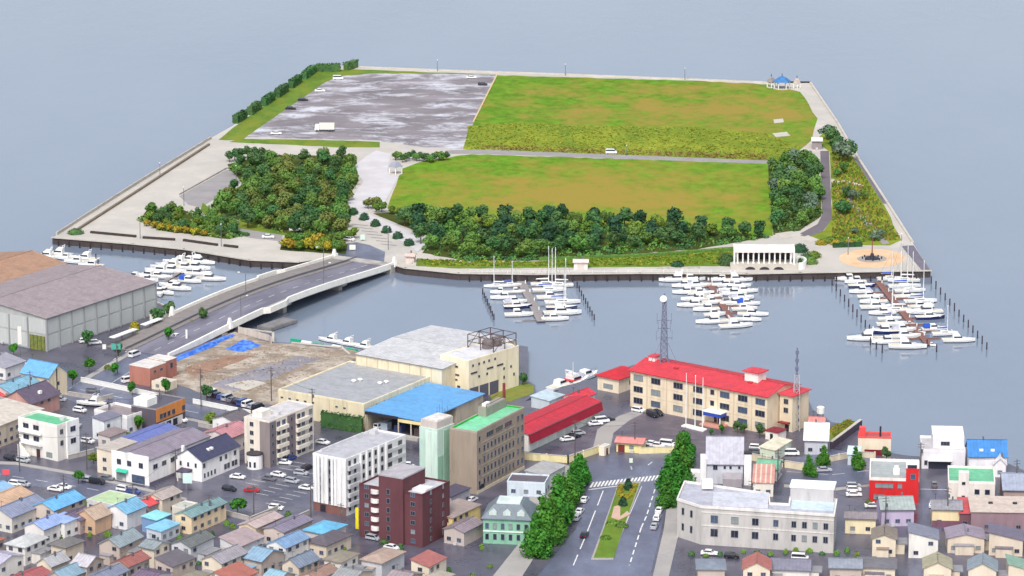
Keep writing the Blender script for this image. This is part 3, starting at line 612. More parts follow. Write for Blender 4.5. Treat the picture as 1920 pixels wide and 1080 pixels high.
b = Bd('entrance_hut', 'small cream hut with maroon cap beside the headquarters corner', (1444, 804), (1458, 812), (1467, 804), 2.6, 52.8, 'hut', minA=2.5, minC=2.5)
b.hip(.8, (238, 232, 222), (140, 40, 56), o=.3); b.door('F', .5, 1, 2, M_DARK)
# --- red roofed garage row
b = Bd('garage_row', 'long red roofed garage row with a deep dark red fascia', (940, 802), (991, 814), (1124, 753), 5.4, 58.5, 'garage')
La, Lc = b.La, b.Lc
b.gable('y', 1.0, (226, 222, 214), (206, 48, 66), o=.5, off=.55)
b.part('fascia', MB().ext([(.5, 5.2), (1.1, 2.7), (1.0, 2.65), (.35, 5.15)], 'y', -.5, Lc+.5), mat('fascia_red', (150, 24, 52), .5, .12, .6))
for i in range(8): b.door('R', (i+.5)/8, Lc/8*.8, 2.5, wallm((206, 214, 208)), name='garage_door')
b = Bd('boat_store', 'small red roofed boat store behind the garage row', (1056, 744), (1086, 749), (1107, 736), 3.6, 54, 'shed')
b.gable('y', 1.2, (232, 226, 222), (226, 60, 76)); b.door('F', .65, 2, 2, M_DARK); b.unit(-b.La*.9, -1.6, 0, 2.4, 1.4, 1.3, M_WHITE, 'storage_box')
b = Bd('wharf_shed', 'low wharf shed with pale blue grey flat roof behind the garages', (998, 745), (1030, 752), (1052, 740), 3, 56, 'shed')
b.shed((190, 200, 206), (184, 204, 214), .5)
# --- gatehouse and boundary walls
b = Bd('gatehouse', 'yellow gatehouse with salmon pink roof at the yard entrance', (1157, 827), (1203, 832), (1209, 822), 3, 75, 'gatehouse')
b.gable('x', .7, (236, 222, 160), (226, 140, 134), o=.6); b.door('F', .2, 2, 2.2, paint((120, 50, 50))); b.win('F', [.6], [1.7], 1.3, 1, 2)
def wallrun(name, label, pts, h, t, m, cap=None, z0=G, cat='wall', every=0, pm=None, group=None):
    q = PS(pts, z0); c0 = q[0]; r = thing(name, label, cat, c0, 0, group); mb = MB()
    for i, (a, b_) in enumerate(zip(q, q[1:])):
        a = a-c0; b_ = b_-c0; d = (b_-a).normalized()*(t*.45)
        MB().bar(a+Vector((0,0,h/2-.1))-d*(i > 0), b_+Vector((0,0,h/2-.1)), t, h+.2).build('wall_segment', m, r)
        if cap: MB().bar(a+Vector((0,0,h+.09))-d*(i > 0), b_+Vector((0,0,h+.09)), t+.16, .17).build('coping', cap, r)
        if every:
            n = max(1, int((b_-a).length/every))
            for k in range(n+1): MB().box(-t*.75, t*.75, -t*.75, t*.75, 0, h+.35).build('post', pm or m, r).location = a+(b_-a)*(k/n)
    return r
M_YW = wallm((232, 220, 170))
wallrun('boundary_wall', 'cream boundary wall of the garage yard beside the gate', [(985, 862), (1065, 868), (1122, 849)], 2.0, .3, M_YW, M_CAP, every=6)
wallrun('boundary_wall', 'yellow boundary wall to the right of the gatehouse', [(1200, 851), (1262, 849)], 1.8, .3, M_YW, M_CAP, every=4)
wallrun('boundary_wall', 'cream retaining wall behind the shore street', [(1405, 862), (1470, 876), (1505, 882)], 2.0, .3, wallm((224, 210, 180)), M_CAP, every=5)
wallrun('boundary_wall', 'cream wall behind the conical trees of the shore street', [(1545, 868), (1600, 857), (1640, 859)], 1.6, .3, wallm((216, 204, 180)), M_CAP, every=5)
wallrun('boundary_wall', 'white street wall between the cross street and the dirt lot', [(152, 716), (230, 732), (300, 747)], 1.4, .3, M_WHITE, M_WHITE)
wallrun('boundary_wall', 'white street wall behind the orange building', [(362, 756), (430, 770), (470, 778)], 1.3, .3, M_WHITE, M_WHITE)
wallrun('sea_wall', 'dark sea wall running up beside the overgrown verge', [(1558, 842), (1614, 800)], 2.2, .8, mat('dark_wall', (84, 72, 86), .85, .2, .5), M_CAP)
wallrun('boundary_wall', 'low pale wall by the cottages on the left edge', [(-60, 664), (40, 684), (52, 688)], 1.2, .3, M_WHITE)
b = Bd('gate_pillar', 'white gate pillar hut with dark door at the yard entrance', (1124, 836), (1133, 838), (1139, 832), 2.8, 60, 'gate', minA=1.4, minC=1.6)
b.flat((236, 228, 210), (220, 216, 208), .2, .12); b.door('R', .5, 1, 2, paint((100, 30, 40)))

# --- red brown cottages in the dirt lot
b = Bd('brick_cottage', 'pink brick cottage with flat white roof at the dirt lot edge', (243, 683), (281, 690), (305, 678), 6, 58, 'house')
b.flat((178, 122, 108), (232, 226, 220), .2, .15, (226, 220, 212)).win('R', [.3, .7], [4.3], 1.3, .8, 2, 0).win('R', [.5], [1.6], 1.4, 1, 2, 0)
b = Bd('brick_cottage', 'second pink brick cottage with flat white roof nearer the bridge', (276, 671), (311, 677), (327, 669), 6, 58, 'house')
b.flat((168, 112, 102), (236, 230, 224), .2, .15, (226, 220, 212)).win('R', [.5], [4], 1.4, 1.8, 1, 0)
b = Bd('site_hut', 'low cream site hut in front of the brick cottages', (287, 713), (312, 719), (328, 711), 2.6, 58, 'hut')
b.flat((226, 214, 190), (232, 224, 208), .15, .1).win('F', [.4], [1.4], 1.2, .9, 2)

# --- left block houses: label, A, B, C, h, th, roof, rise, roof colour, wall colour, floors
def H(label, A, B, C_, h, th, kind, rise, rc, wc, fl=2, name='house', extra=None, cat='house', group=None, skip=.25):
    b = Bd(name, label, A, B, C_, h, th, cat, group)
    if kind == 'gx': b.gable('x', rise, wc, rc)
    elif kind == 'gy': b.gable('y', rise, wc, rc)
    elif kind == 'hip': b.hip(rise, wc, rc)
    elif kind == 'flat': b.flat(wc, rc, rise)
    elif kind == 'sy': b.shed(wc, rc, rise, 'y')
    elif kind == 'sx': b.shed(wc, rc, rise, 'x')
    if fl: b.auto(fl, skip=skip)
    if extra: extra(b)
    return b
BL = (112, 170, 222); SLT = (118, 112, 132); GRY = (150, 150, 158)
def chim(x=.3, y=.5, top=1.4, m=None):
    def f(b): b.box('chimney', -b.La*x-.35, -b.La*x+.35, b.Lc*y-.35, b.Lc*y+.35, b.h-.2, b.h+top+1.2, m or wallm((220, 214, 206)))
    return f
H('tall stone storehouse with sky blue gable roof by the crossing', (43, 697), (91, 708), (127, 697), 7, 56, 'gx', 3.2, (104, 172, 232), (222, 208, 180), 2, extra=lambda b: b.box('downpipe', .0, .12, b.Lc*.42, b.Lc*.46, 0, b.h+2, M_DARK))
H('pale blue roofed house behind the dark purple gable', (-20, 728), (22, 738), (64, 716), 5, 58, 'gy', 1.8, (126, 176, 200), (196, 190, 190))
H('pink brick house with dark purple grey gable roof and skylight', (24, 741), (58, 757), (92, 734), 5, 58, 'gy', 3.2, (104, 92, 112), (190, 146, 138), extra=lambda b: b.unit(-b.La*.22, b.Lc*.45, 6.3, .9, 1.1, .9, M_WHITE, 'skylight'))
H('small red roofed house at the left edge beside the blue roof', (-30, 738), (-2, 746), (14, 738), 4, 58, 'gy', 1.4, (226, 84, 84), (210, 200, 196), 1)
H('grey roofed shed left of the long beige house', (-40, 752), (2, 770), (36, 754), 4.5, 58, 'sy', .6, (160, 158, 160), (196, 194, 190), 1)
H('long beige house with ribbed beige roof behind the green roofed block', (-95, 795), (-42, 815), (88, 768), 6.5, 60, 'sy', 1.2, (206, 196, 182), (204, 190, 172))
H('grey roofed cottage behind the pale wall at the left edge', (-40, 668), (10, 690), (40, 676), 4, 58, 'gy', 1.6, (160, 160, 174), (222, 220, 218), 1)
# three storey block with green roof
b = Bd('clinic_block', 'white three storey block with mint green roof and stepped balconies', (30, 782), (107, 797), (152, 786), 11, 54, 'building')
La, Lc = b.La, b.Lc
b.flat((226, 222, 216), (98, 206, 148), .9, .25)
b.box('white_bay', 0, .5, Lc*.42, Lc*1.01, -.2, 11.2, wallm((240, 240, 240)))
b.win('R', [.2], [5.2, 8.6], 1.3, 1.5, 2, 0).win('R', [.7], [5.0, 8.6], 2.2, 1.6, 2, 0, dy=.5)
b.win('F', [.2, .46], [5.4, 8.8], 2.2, 1.5, 2, 0)
b.slab('F', .06, .62, 3.6, 4.4, 1.1, wallm((240, 238, 234)), 'balcony'); b.slab('F', .06, .62, 7, 7.8, 1.1, wallm((240, 238, 234)), 'balcony')
b.door('F', .5, 1.4, 2.4, paint((80, 50, 50))); b.door('F', .78, 2.4, 1.6, M_GLASS3, z0=.6, name='shop_window')
st = MB()
for i in range(8): st.box(-La*.9+i*.5, -La*.9+i*.5+.5, -2.2, -1.1, 0, 3.4-i*.42)
b.part('outside_stair', st, wallm((240, 238, 234))); b.unit(-La*.3, Lc*.7, 10.2, 1.6, 1.2, 1)
b = H('white small house with grey shed roof between the green roof and the orange house', (172, 786), (195, 790), (232, 780), 6, 56, 'sy', .5, (122, 120, 140), (226, 230, 232), 2)
b = Bd('shop_house', 'white walled house with flat brown grey roof beside the orange building', (185, 764), (238, 780), (285, 768), 6, 54, 'house')
b.flat((222, 222, 224), (162, 148, 150), .9, .25, (240, 238, 236)); b.auto(1)
b = Bd('orange_building', 'two storey orange fronted building with dark roof', (264, 752), (292, 767), (362, 748), 7.4, 59, 'building')
La, Lc = b.La, b.Lc
b.flat((92, 86, 96), (96, 92, 108), .4, .2, (150, 146, 150)); b.slab('R', .01, .99, 3.1, 7.2, .15, wallm((214, 138, 74)), 'orange_front')
b.win('R', [.16, .28, .42, .58, .92], [4.6], 1.5, 1.6, 2, 0, dy=.15).slab('R', .02, .9, 0, 2.6, .1, wallm((210, 206, 204)), 'shop_front')
for u in (.2, .42, .64): b.door('R', u, 2.2, 2.1, M_GLASS, z0=.2, name='shop_window', d=.16)
b.box('roof_house', -La+.2, -La+5.2, 1, 6, 7.0, 9.4, wallm((238, 238, 234)))
H('blue violet roofed long low house behind the white shop', (222, 823), (266, 836), (354, 809), 4.5, 58, 'gy', 1.2, (108, 122, 190), (208, 200, 196), 1)
H('small brown roofed shed among the shrubs behind the white shop', (194, 812), (206, 820), (236, 808), 3.2, 58, 'sy', .4, (150, 132, 132), (214, 208, 204), 1)
H('dusty pink roofed house behind the dark blue roofed house', (380, 812), (430, 822), (462, 802), 5, 58, 'gy', 1.6, (196, 134, 142), (216, 206, 204), 1)
H('grey roofed white cottage beside the cream apartment block', (405, 782), (440, 792), (466, 778), 4.6, 58, 'gy', 1.4, (112, 106, 114), (232, 230, 230), 1)
H('beige fronted annex joined to the white shop', (183, 841), (210, 847), (262, 830), 7, 58, 'sy', .3, (190, 178, 168), (222, 210, 192), 2)
b = Bd('white_shop', 'long white two storey shop with a purple grey roof and green awning', (208, 852), (279, 864), (415, 822), 7.4, 58, 'shop')
La, Lc = b.La, b.Lc
b.gable('y', 1.6, (236, 234, 232), (146, 136, 152), o=.15)
b.box('false_front', -La-.1, .1, -.3, -.01, -.1, 8.6, wallm((242, 240, 238)))
b.win('F', [.2, .48, .8], [5.6], 1.5, 1.6, 2, 0, dy=.3).win('R', [.1, .24, .38], [5.0], 2.0, 1.4, 2, 0)
o = b.door('F', .72, 4.6, 2.4, M_GLASS2, z0=.2, name='shop_window', d=.4); o = b.door('F', .25, 3.4, 2.4, M_GLASS3, z0=.2, name='shop_window', d=.4)
b.part('awning', MB().ext([(-1.5, 2.9), (-.3, 3.6), (-.3, 2.8)], 'x', -La*.85, -La*.55), paint((60, 178, 150)))
b.box('base_course', .0, .1, 0, Lc*.5, -.1, .9, paint((110, 104, 120)))
b = Bd('church_like_house', 'white house with steep dark blue gable roof and small arched windows', (342, 850), (378, 865), (469, 839), 6.2, 59, 'house')
La, Lc = b.La, b.Lc
b.gable('y', 2.8, (242, 240, 238), (70, 72, 104), o=.35)
b.win('F', [.22, .5, .78], [4.6], .7, 1.3, 1, 0).win('R', [.07, .16, .25, .34], [1.6], .7, 1.4, 1, 0).win('R', [.06, .5, .64, .88], [4.6], 1.1, 1.4, 2, 0).win('R', [.62, .7, .82, .9], [1.7], 1.2, 1.6, 2, 0)
b.box('chimney', -La*.75-.4, -La*.75+.4, .5, 1.3, 5, 9.6, M_WHITE)
for y in (.32, .4): b.unit(-La*.28, Lc*y, 7.4, .9, .9, .7, M_WHITE, 'skylight')
b.part('porch', MB().ext([(-3, 3.0), (-.02, 3.4), (-.02, 2.6), (-3, 2.7)], 'x', -La*.75, -La*.35), paint((70, 60, 84))); b.box('porch_post', -La*.72, -La*.68, -2.8, -2.6, 0, 2.7, M_WHITE); b.box('porch_post', -La*.4, -La*.36, -2.8, -2.6, 0, 2.7, M_WHITE)
b = Bd('round_annex', 'white half round annex between the dark blue roof and the apartments', (468, 850), (480, 854), (491, 848), 4.4, 58, 'building', minA=3.4, minC=3.4)
b.part('wall', MB().tube((-1.7, 1.7, -.2), (-1.7, 1.7, 4.2), 2.3, 2.3, 16), wallm((240, 238, 236))); b.part('roof_rim', MB().tube((-1.7, 1.7, 4.2), (-1.7, 1.7, 4.5), 2.45, 2.45, 16), M_DARK)
for t in (200, 235, 270, 305): b.part('window', MB().box(-.3, .3, -.06, .04, .7, 2.3), M_GLASS).matrix_local = Matrix.Translation((-1.7+2.3*math.cos(RAD(t)), 1.7+2.3*math.sin(RAD(t)), 0)) @ Matrix.Rotation(RAD(t+90), 4, 'Z')
# lower left rows
H('pale blue roofed house at the left edge of the back street', (-40, 912), (8, 927), (34, 917), 5, 58, 'gy', 1.4, (140, 184, 226), (214, 210, 206))
H('tan tile roofed house at the left edge', (-45, 938), (2, 952), (62, 927), 4.6, 58, 'gy', 1.6, (204, 168, 138), (206, 196, 188))
H('long slate blue roofed house with white gable', (-28, 962), (22, 970), (87, 943), 4.6, 58, 'gy', 1.8, (138, 146, 172), (214, 210, 202), extra=chim(.5, .6, 1.2, M_DARK))
H('bright sky blue roofed house below the parked white cars', (72, 944), (101, 957), (158, 934), 5, 58, 'gy', 1.6, (104, 178, 230), (204, 190, 178))
H('dark plum roofed cottage between two blue roofs', (122, 962), (150, 976), (168, 962), 4, 58, 'gy', 1.4, (112, 98, 122), (180, 162, 158), 1)
H('small tan gabled cottage beside the plum roof', (163, 957), (178, 974), (199, 960), 4.4, 58, 'gy', 2.2, (190, 166, 146), (206, 172, 142), 1)
H('house with pale green flat roof near the back street', (172, 932), (213, 946), (255, 928), 6, 58, 'flat', .25, (192, 222, 166), (206, 202, 206))
H('white gabled house with light blue roof', (200, 953), (238, 963), (273, 948), 4.8, 58, 'gy', 1.8, (116, 176, 210), (226, 226, 228))
H('small red roofed house beside the light blue gable', (262, 940), (279, 949), (299, 938), 4, 58, 'gy', 1.1, (228, 84, 88), (170, 158, 164), 1)
H('grey tan roofed house by the sign of the car park', (281, 926), (304, 937), (338, 922), 5, 58, 'gy', 1.1, (178, 166, 160), (220, 206, 188))
H('turquoise flat roofed tiny house', (275, 967), (293, 976), (317, 964), 4, 58, 'sy', .3, (140, 220, 226), (120, 150, 190), 1)
H('low cyan lean to roof below the turquoise house', (283, 988), (302, 997), (328, 980), 3.2, 58, 'sy', .3, (128, 196, 226), (200, 206, 214), 1)
H('periwinkle blue gabled house in the lower rows', (50, 984), (82, 993), (108, 974), 4.4, 58, 'gy', 1.5, (150, 174, 226), (228, 224, 220), 1)
H('periwinkle blue flat roofed white house', (105, 971), (121, 982), (148, 970), 4.4, 58, 'sy', .5, (152, 178, 228), (236, 234, 230), 1)
H('cream house with teal grey shed roof', (331, 963), (359, 970), (416, 941), 5, 58, 'gy', 1.0, (124, 158, 160), (228, 206, 172))
H('flat grey roofed outbuilding behind the teal roof', (328, 946), (346, 953), (368, 942), 4.2, 58, 'flat', .4, (196, 200, 192), (214, 208, 196), 1)
H('mauve beige roofed house by the green street tree', (450, 983), (480, 990), (520, 967), 4.4, 58, 'gy', .9, (190, 170, 168), (228, 208, 176), 1)
H('dark lilac roofed house below the car park', (500, 988), (532, 998), (582, 974), 4.2, 58, 'gy', .9, (136, 128, 150), (206, 192, 184), 1)
H('sky blue hip roofed house at the foot of the finned block', (575, 992), (610, 1002), (644, 984), 4.4, 58, 'hip', 1.6, (98, 178, 220), (206, 200, 196), 1)
H('yellow walled house with brown flat roof beside the maroon block', (826, 955), (848, 972), (884, 944), 5, 58, 'sy', .5, (164, 146, 140), (232, 206, 140))
H('dark roofed low house behind the yellow walled house', (826, 924), (846, 932), (882, 916), 4, 58, 'sy', .4, (84, 80, 100), (170, 168, 176), 1)
H('brown roofed low house beside the mint green villa', (845, 985), (870, 998), (906, 980), 4, 60, 'gy', 1, (150, 134, 144), (190, 178, 172), 1)
# mint green villa
b = Bd('green_villa', 'mint green villa with steep slate hip roof and flat deck on top', (905, 974), (994, 976), (1001, 950), 7, 82, 'house')
La, Lc = b.La, b.Lc
b.hip(3.4, (134, 184, 160), (112, 124, 136), o=.5, inset=3.2)
b.box('roof_deck', -La+3.2, -3.2, 3.2, Lc-3.2, 10.38, 10.8, roofm((214, 230, 224)))
for x in (-La+1.6, -La*.5-1.0, -3.6): b.part('dormer', MB().ext([(x, 7.6), (x+2, 7.6), (x+2, 8.8), (x+1, 9.5), (x, 8.8)], 'y', .3, 2.6), wallm((200, 214, 208)))
b.win('F', rng(6), [2, 5], 1.0, 1.7, 1)
b.slab('F', 0, 1, 3.4, 3.7, .2, wallm((226, 232, 226)), 'string_course')
H('long pale blue walled building with dark flat roof near the boulevard trees', (951, 901), (1022, 905), (1029, 890), 4.4, 80, 'flat', .5, (112, 100, 112), (206, 218, 228), 1)
H('grey flat roofed building with white slatted side by the boundary wall', (985, 886), (1026, 892), (1052, 872), 3.6, 62, 'sy', .4, (172, 172, 172), (214, 216, 218), 1)
# --- right block
b = Bd('gambrel_house', 'pale grey house with one huge steep roof slope and a white chimney', (1325, 869), (1393, 870), (1400, 840), 6, 87, 'house')
b.Lc = 13; La, Lc = b.La, b.Lc
b.gable('x', 6.2, (196, 198, 206), (180, 179, 194), o=.3, off=.46)
b.box('chimney', .35, 2.4, -1.0, 1.0, -.2, 9.2, wallm((240, 240, 240))); b.box('chimney_cap', .2, 2.55, -1.15, 1.15, 9.2, 9.6, M_DARK)
b.win('F', [.24], [4.9], 1.3, 1.5, 2, 0).win('F', [.5, .66, .9], [4.9], .7, .9, 1, 0)
b.part('lean_to', MB().ext([(-.05, 3.4), (-3.2, 2.4), (-3.2, -.1), (-.05, -.1)], 'x', -La*.55, -.3), wallm((160, 154, 160)))
b.box('side_block', -La-1.8, -La-.05, -.5, 5, -.2, 7.4, wallm((236, 234, 234))); b.box('side_block', -La-4.5, -La-1.85, 0, 4, -.2, 3.2, wallm((226, 224, 226)))
H('green gabled little house behind the pink striped roof', (1419, 876), (1458, 880), (1472, 868), 3.6, 75, 'gx', 1.6, (120, 182, 150), (214, 220, 214), 1)
b = H('small house with pink and cream striped roof', (1412, 905), (1450, 906), (1456, 880), 4, 85, 'sx', 1.2, (214, 150, 136), (232, 226, 214), 1)
for i in range(4): b.part('roof_stripe', MB().ext([(-.35, 3.99), (b.Lc+.35, 5.31), (b.Lc+.35, 5.45), (-.35, 4.25)], 'x', -b.La+b.La*(i+.3)/4, -b.La+b.La*(i+.6)/4), roofm((232, 206, 184)), b.rf)
H('long cream roofed shed with pale green side', (1428, 839), (1453, 845), (1482, 826), 3.4, 62, 'sy', .4, (226, 218, 190), (206, 216, 198), 0, name='shed', cat='shed')
H('white roofed boat house by the overgrown verge', (1509, 822), (1552, 826), (1558, 806), 4.4, 84, 'gx', 3.6, (236, 236, 240), (190, 192, 200), 1, name='boat_house')
H('low salmon pink roofed hut at the water behind the white roof', (1518, 789), (1545, 791), (1550, 785), 2.8, 80, 'gx', .8, (222, 138, 134), (220, 206, 198), 0, name='hut', cat='hut')
t = thing('water_tank', 'white water tank on legs above the pink roofed hut', 'tank', P(1538, 790)); MB().tube((0,0,2.6), (0,0,4.4), 1.2, 1.2, 12).dome((0,0,4.4), 1.25, 1.25, .35, 12, 2).build('tank', M_WHITE, t)
for x, y in ((.8,.8),(-.8,.8),(.8,-.8),(-.8,-.8)): MB().bar((x,y,-.1), (x,y,2.6), .18).build('leg', M_GREYMETAL, t)
b = Bd('net_store', 'cream waterfront store with red trim, red roof box and dark stack', (1609, 818), (1671, 820), (1674, 810), 5.6, 84, 'building')
La, Lc = b.La, b.Lc
b.flat((228, 214, 190), (200, 90, 90), .5, .3, (222, 96, 92)); b.box('roof_box', -La+.3, -La+2.2, 1, 3, 5.2, 8, paint((226, 80, 80))); b.part('stack', MB().tube((-La*.33, 1.5, 5.1), (-La*.33, 1.5, 8.4), .28, .28, 8), M_DARK)
b.slab('F', .2, .75, 0, 1.7, .1, paint((120, 36, 48)), 'shutter')
H('pale blue glazed lean to below the sea wall', (1590, 850), (1612, 853), (1620, 842), 3.2, 82, 'sx', .6, (206, 224, 232), (196, 206, 214), 1, name='lean_to', cat='shed')
b = Bd('white_villa', 'stepped white modern villa with roof terrace and wide garage', (1728, 840), (1810, 844), (1816, 818), 5.8, 86, 'house')
La, Lc = b.La, b.Lc
b.flat((224, 222, 226), (206, 202, 204), .8, .25)
b.box('upper_storey', -La*.74, -.2, Lc*.25, Lc*.98, 5, 8.0, wallm((226, 224, 228))); up = MB()
x0, x1, y0, y1 = -La*.74, -.2, Lc*.25, Lc*.98
up.box(x0, x1, y0, y0+.25, 8, 8.9); up.box(x0, x1, y1-.25, y1, 8, 8.9); up.box(x0, x0+.25, y0+.25, y1-.25, 8, 8.89); up.box(x1-.25, x1, y0+.25, y1-.25, 8, 8.89)
b.part('parapet', up, wallm((242, 240, 240))); b.unit(x0+1.5, y0+2, 8, 2, 1.4, .9, M_WHITE, 'roof_box'); b.unit(x1-3, y0+3, 8, 1.6, 1.2, .7, M_WHITE, 'roof_box')
link('pane', win_mesh(2.6, 1.2, 3)[1][0], link('window', win_mesh(2.6, 1.2, 3)[0], b.root, (-La*.45, Lc*.25, 6.6)))
b.door('F', .42, 6.4, 2.3, M_GLASS, name='garage_door'); b.win('F', [.1], [1.8], .9, 1.4, 1, 0)
b.box('garage_canopy', -La*.86, -La*.3, -1.4, -.02, 2.6, 2.9, M_WHITE)
H('white house with bright blue steep roof by the water', (1817, 855), (1888, 856), (1892, 838), 5.2, 88, 'gx', 3.4, (60, 132, 208), (232, 230, 234), 1, extra=lambda b: [b.unit(-b.La*u, 1.2, 6.3, 1.1, .7, .6, M_WHITE, 'skylight') for u in (.72, .42)])
H('small white gabled wing in front of the blue roofed house', (1864, 868), (1886, 870), (1893, 858), 4, 84, 'gy', 1.6, (232, 228, 232), (236, 234, 236), 1)
b = Bd('red_block', 'bright red flat roofed block with white parapet and stair head', (1630, 897), (1723, 898), (1727, 860), 7.2, 84, 'building')
b.Lc = 19; La, Lc = b.La, b.Lc
b.flat((206, 44, 48), (178, 186, 186), .8, .35, (236, 226, 220))
b.box('stair_head', -3.6, -.05, -.15, 4.2, -.2, 10.2, wallm((206, 44, 48))); b.box('stair_head_top', -3.65, .02, 0, 4.2, 10.2, 11.4, wallm((238, 234, 232))); b.door('F', .86, 2.6, .9, M_GLASS, z0=10.3, d=.2, name='louvre')
b.win('F', [.2, .32], [4.9], 2.2, 1.3, 2, 2).win('F', [.44, .62], [4.9], 1.3, 1.3, 2, 2).win('F', [.2], [1.6], 3, 1.5, 3, 2)
b.win('F', [.88], [7.8], 1.4, 1.6, 1, 1, dy=.15); b.unit(-La*.52, Lc*.3, 6.5, 1.8, 1.4, 1.6, M_WHITE); b.unit(-La*.5, Lc*.55, 6.5, 1.2, 1.2, 1.0, M_WHITE)
b = Bd('green_roof_house', 'beige house with mint green flat roof and white stair head', (1778, 903), (1866, 904), (1871, 876), 6.6, 84, 'house')
b.Lc = 15; La, Lc = b.La, b.Lc
b.flat((222, 214, 206), (112, 206, 156), .7, .3, (236, 230, 224)); b.box('stair_head', -La*.78, -La*.56, -.1, 2.4, -.2, 9, wallm((232, 224, 218)))
b.win('F', [.62, .84], [3.6], 1.4, 1.5, 1, 0).win('F', [.33], [2, 6], 1.0, .9, 1, 0, dy=.1); b.slab('F', .42, .98, 0, 1.8, .1, wallm((150, 148, 166)), 'shop_front')
H('wide grey blue roofed house at the right edge', (1882, 918), (1945, 920), (1952, 888), 4.6, 86, 'gx', 2.2, (160, 170, 190), (170, 150, 144), 1)
H('cream walled house with grey roof and purple ground floor', (1748, 955), (1803, 956), (1808, 938), 5, 86, 'gx', 1.2, (150, 148, 156), (232, 214, 172), 1, extra=lambda b: b.slab('F', 0, 1, 0, 1.8, .12, wallm((122, 86, 104)), 'lower_front'))
H('narrow red roofed house squeezed beside the purple brown block', (1804, 962), (1820, 963), (1823, 942), 4.2, 86, 'sx', 1.2, (214, 84, 88), (120, 86, 96), 1)
H('purple brown walled block with long beige roof at the right edge', (1821, 959), (1960, 962), (1966, 940), 5.6, 87, 'sx', 1.0, (200, 184, 172), (146, 122, 130), 1, extra=lambda b: [b.unit(-b.La*u, b.Lc*.5, 6.1, 1.2, .9, .6, M_DARK, 'roof_vent') for u in (.75, .42)])
H('lilac walled house with grey green roof', (1656, 962), (1714, 955), (1718, 933), 4.8, 92, 'gx', 2.0, (160, 172, 170), (188, 176, 202), 1)
H('cream low house with grey roof and two front windows', (1585, 971), (1642, 973), (1646, 962), 4.4, 84, 'gx', 1.0, (142, 134, 140), (236, 222, 186), 1, skip=0)
# concrete hall with chamfered corner
zt = G+11; root = thing('concrete_hall', 'large weathered pale concrete building with chamfered corner and roof wells', 'building', P(1290, 941, zt)-Vector((0, 0, 11)), 0)
O = root.location
poly = [P(x, y, zt)-O for x, y in ((1270,934),(1315,948),(1564,964),(1569,935),(1482,930),(1480,944),(1443,942),(1441,924),(1284,901))]
MCH = wallm((190, 187, 184)); MB().prism(poly, -.3, 10.3).build('wall', MCH, root)
def shrink(pl, d):
    c = sum((Vector((p.x, p.y, 0)) for p in pl), Vector())/len(pl); return [p+(Vector((c.x, c.y, 0))-Vector((p.x, p.y, 0))).normalized()*d for p in pl]
MB().prism(shrink([poly[i] for i in (0,1,2,3,4,5,6,7,8)], .4), 10.3, 10.42).build('roof', roofm((180, 182, 196)), root)
for i in range(9):
    a, c = poly[i], poly[(i+1) % 9]; k = Vector((0, 0, .35)); MB().bar(Vector((a.x,a.y,10.3))+k, Vector((c.x,c.y,10.3))+k, .4, .72).build('parapet', wallm((226, 222, 218)), root)
for (xa, xb, ya, yb), c in (((1336,1440,926,946), (202, 204, 216)),):
    q = [P(x, y, zt)-O for x, y in ((xa,yb-2),(xb,yb+3),(xb+1,ya),(xa+2,ya-2))]; MB().prism(q, 10.43, 11.3).build('raised_roof', roofm(c), root)
q = [P(x, y, zt+3)-O for x, y in ((1482,914),(1563,919),(1567,906),(1486,902))]; MB().prism(q, 9, 14).build('upper_block', wallm((188, 184, 184)), root); MB().prism(shrink(q, -.25), 14, 14.5).build('upper_parapet', wallm((232, 236, 238)), root)
q = [P(x, y, zt)-O for x, y in ((1483,950),(1562,955),(1566,936),(1486,932))]; MB().prism(q, 10.43, 10.5).build('roof_pool', roofm((196, 216, 232)), root)
MB().box(0, 3, 0, 3, 0, 2.2).build('stair_head', wallm((226, 224, 226)), root).location = P(1316, 917, zt)-O
fd = (poly[2]-poly[1]); fd.z = 0; L_ = fd.length; fd.normalize(); ang = math.atan2(fd.y, fd.x)
for u, w_, h_ in ((.10, 2.0, 2.2), (.255, 2.0, 2.0), (.41, 1.8, 2.0), (.565, 1.4, 1.9), (.70, 1.3, 1.8), (.78, 1.3, 1.8), (.86, 1.3, 1.8), (.94, 1.3, 1.8)):
    for z_ in (7.4, 3.6):
        fm, pm = win_mesh(w_, h_, 2); p = poly[1]+fd*L_*u; o = link('window', fm, root, (p.x, p.y, z_), ang); link('pane', pm[rnd.choice((0, 0, 1, 2))], o)
fd2 = (poly[1]-poly[0]); fd2.z = 0; L2 = fd2.length; fd2.normalize(); an2 = math.atan2(fd2.y, fd2.x)
for u in (.25, .6):
    for z_ in (7.8, 3.4): fm, pm = win_mesh(.9, 2, 1); p = poly[0]+fd2*L2*u; o = link('window', fm, root, (p.x, p.y, z_), an2); link('pane', pm[0], o)
for z_ in (9.2, 5.5): MB().bar((poly[1].x, poly[1].y, z_), (poly[2].x, poly[2].y, z_), .2, .3).build('string_course', wallm((214, 210, 206)), root)

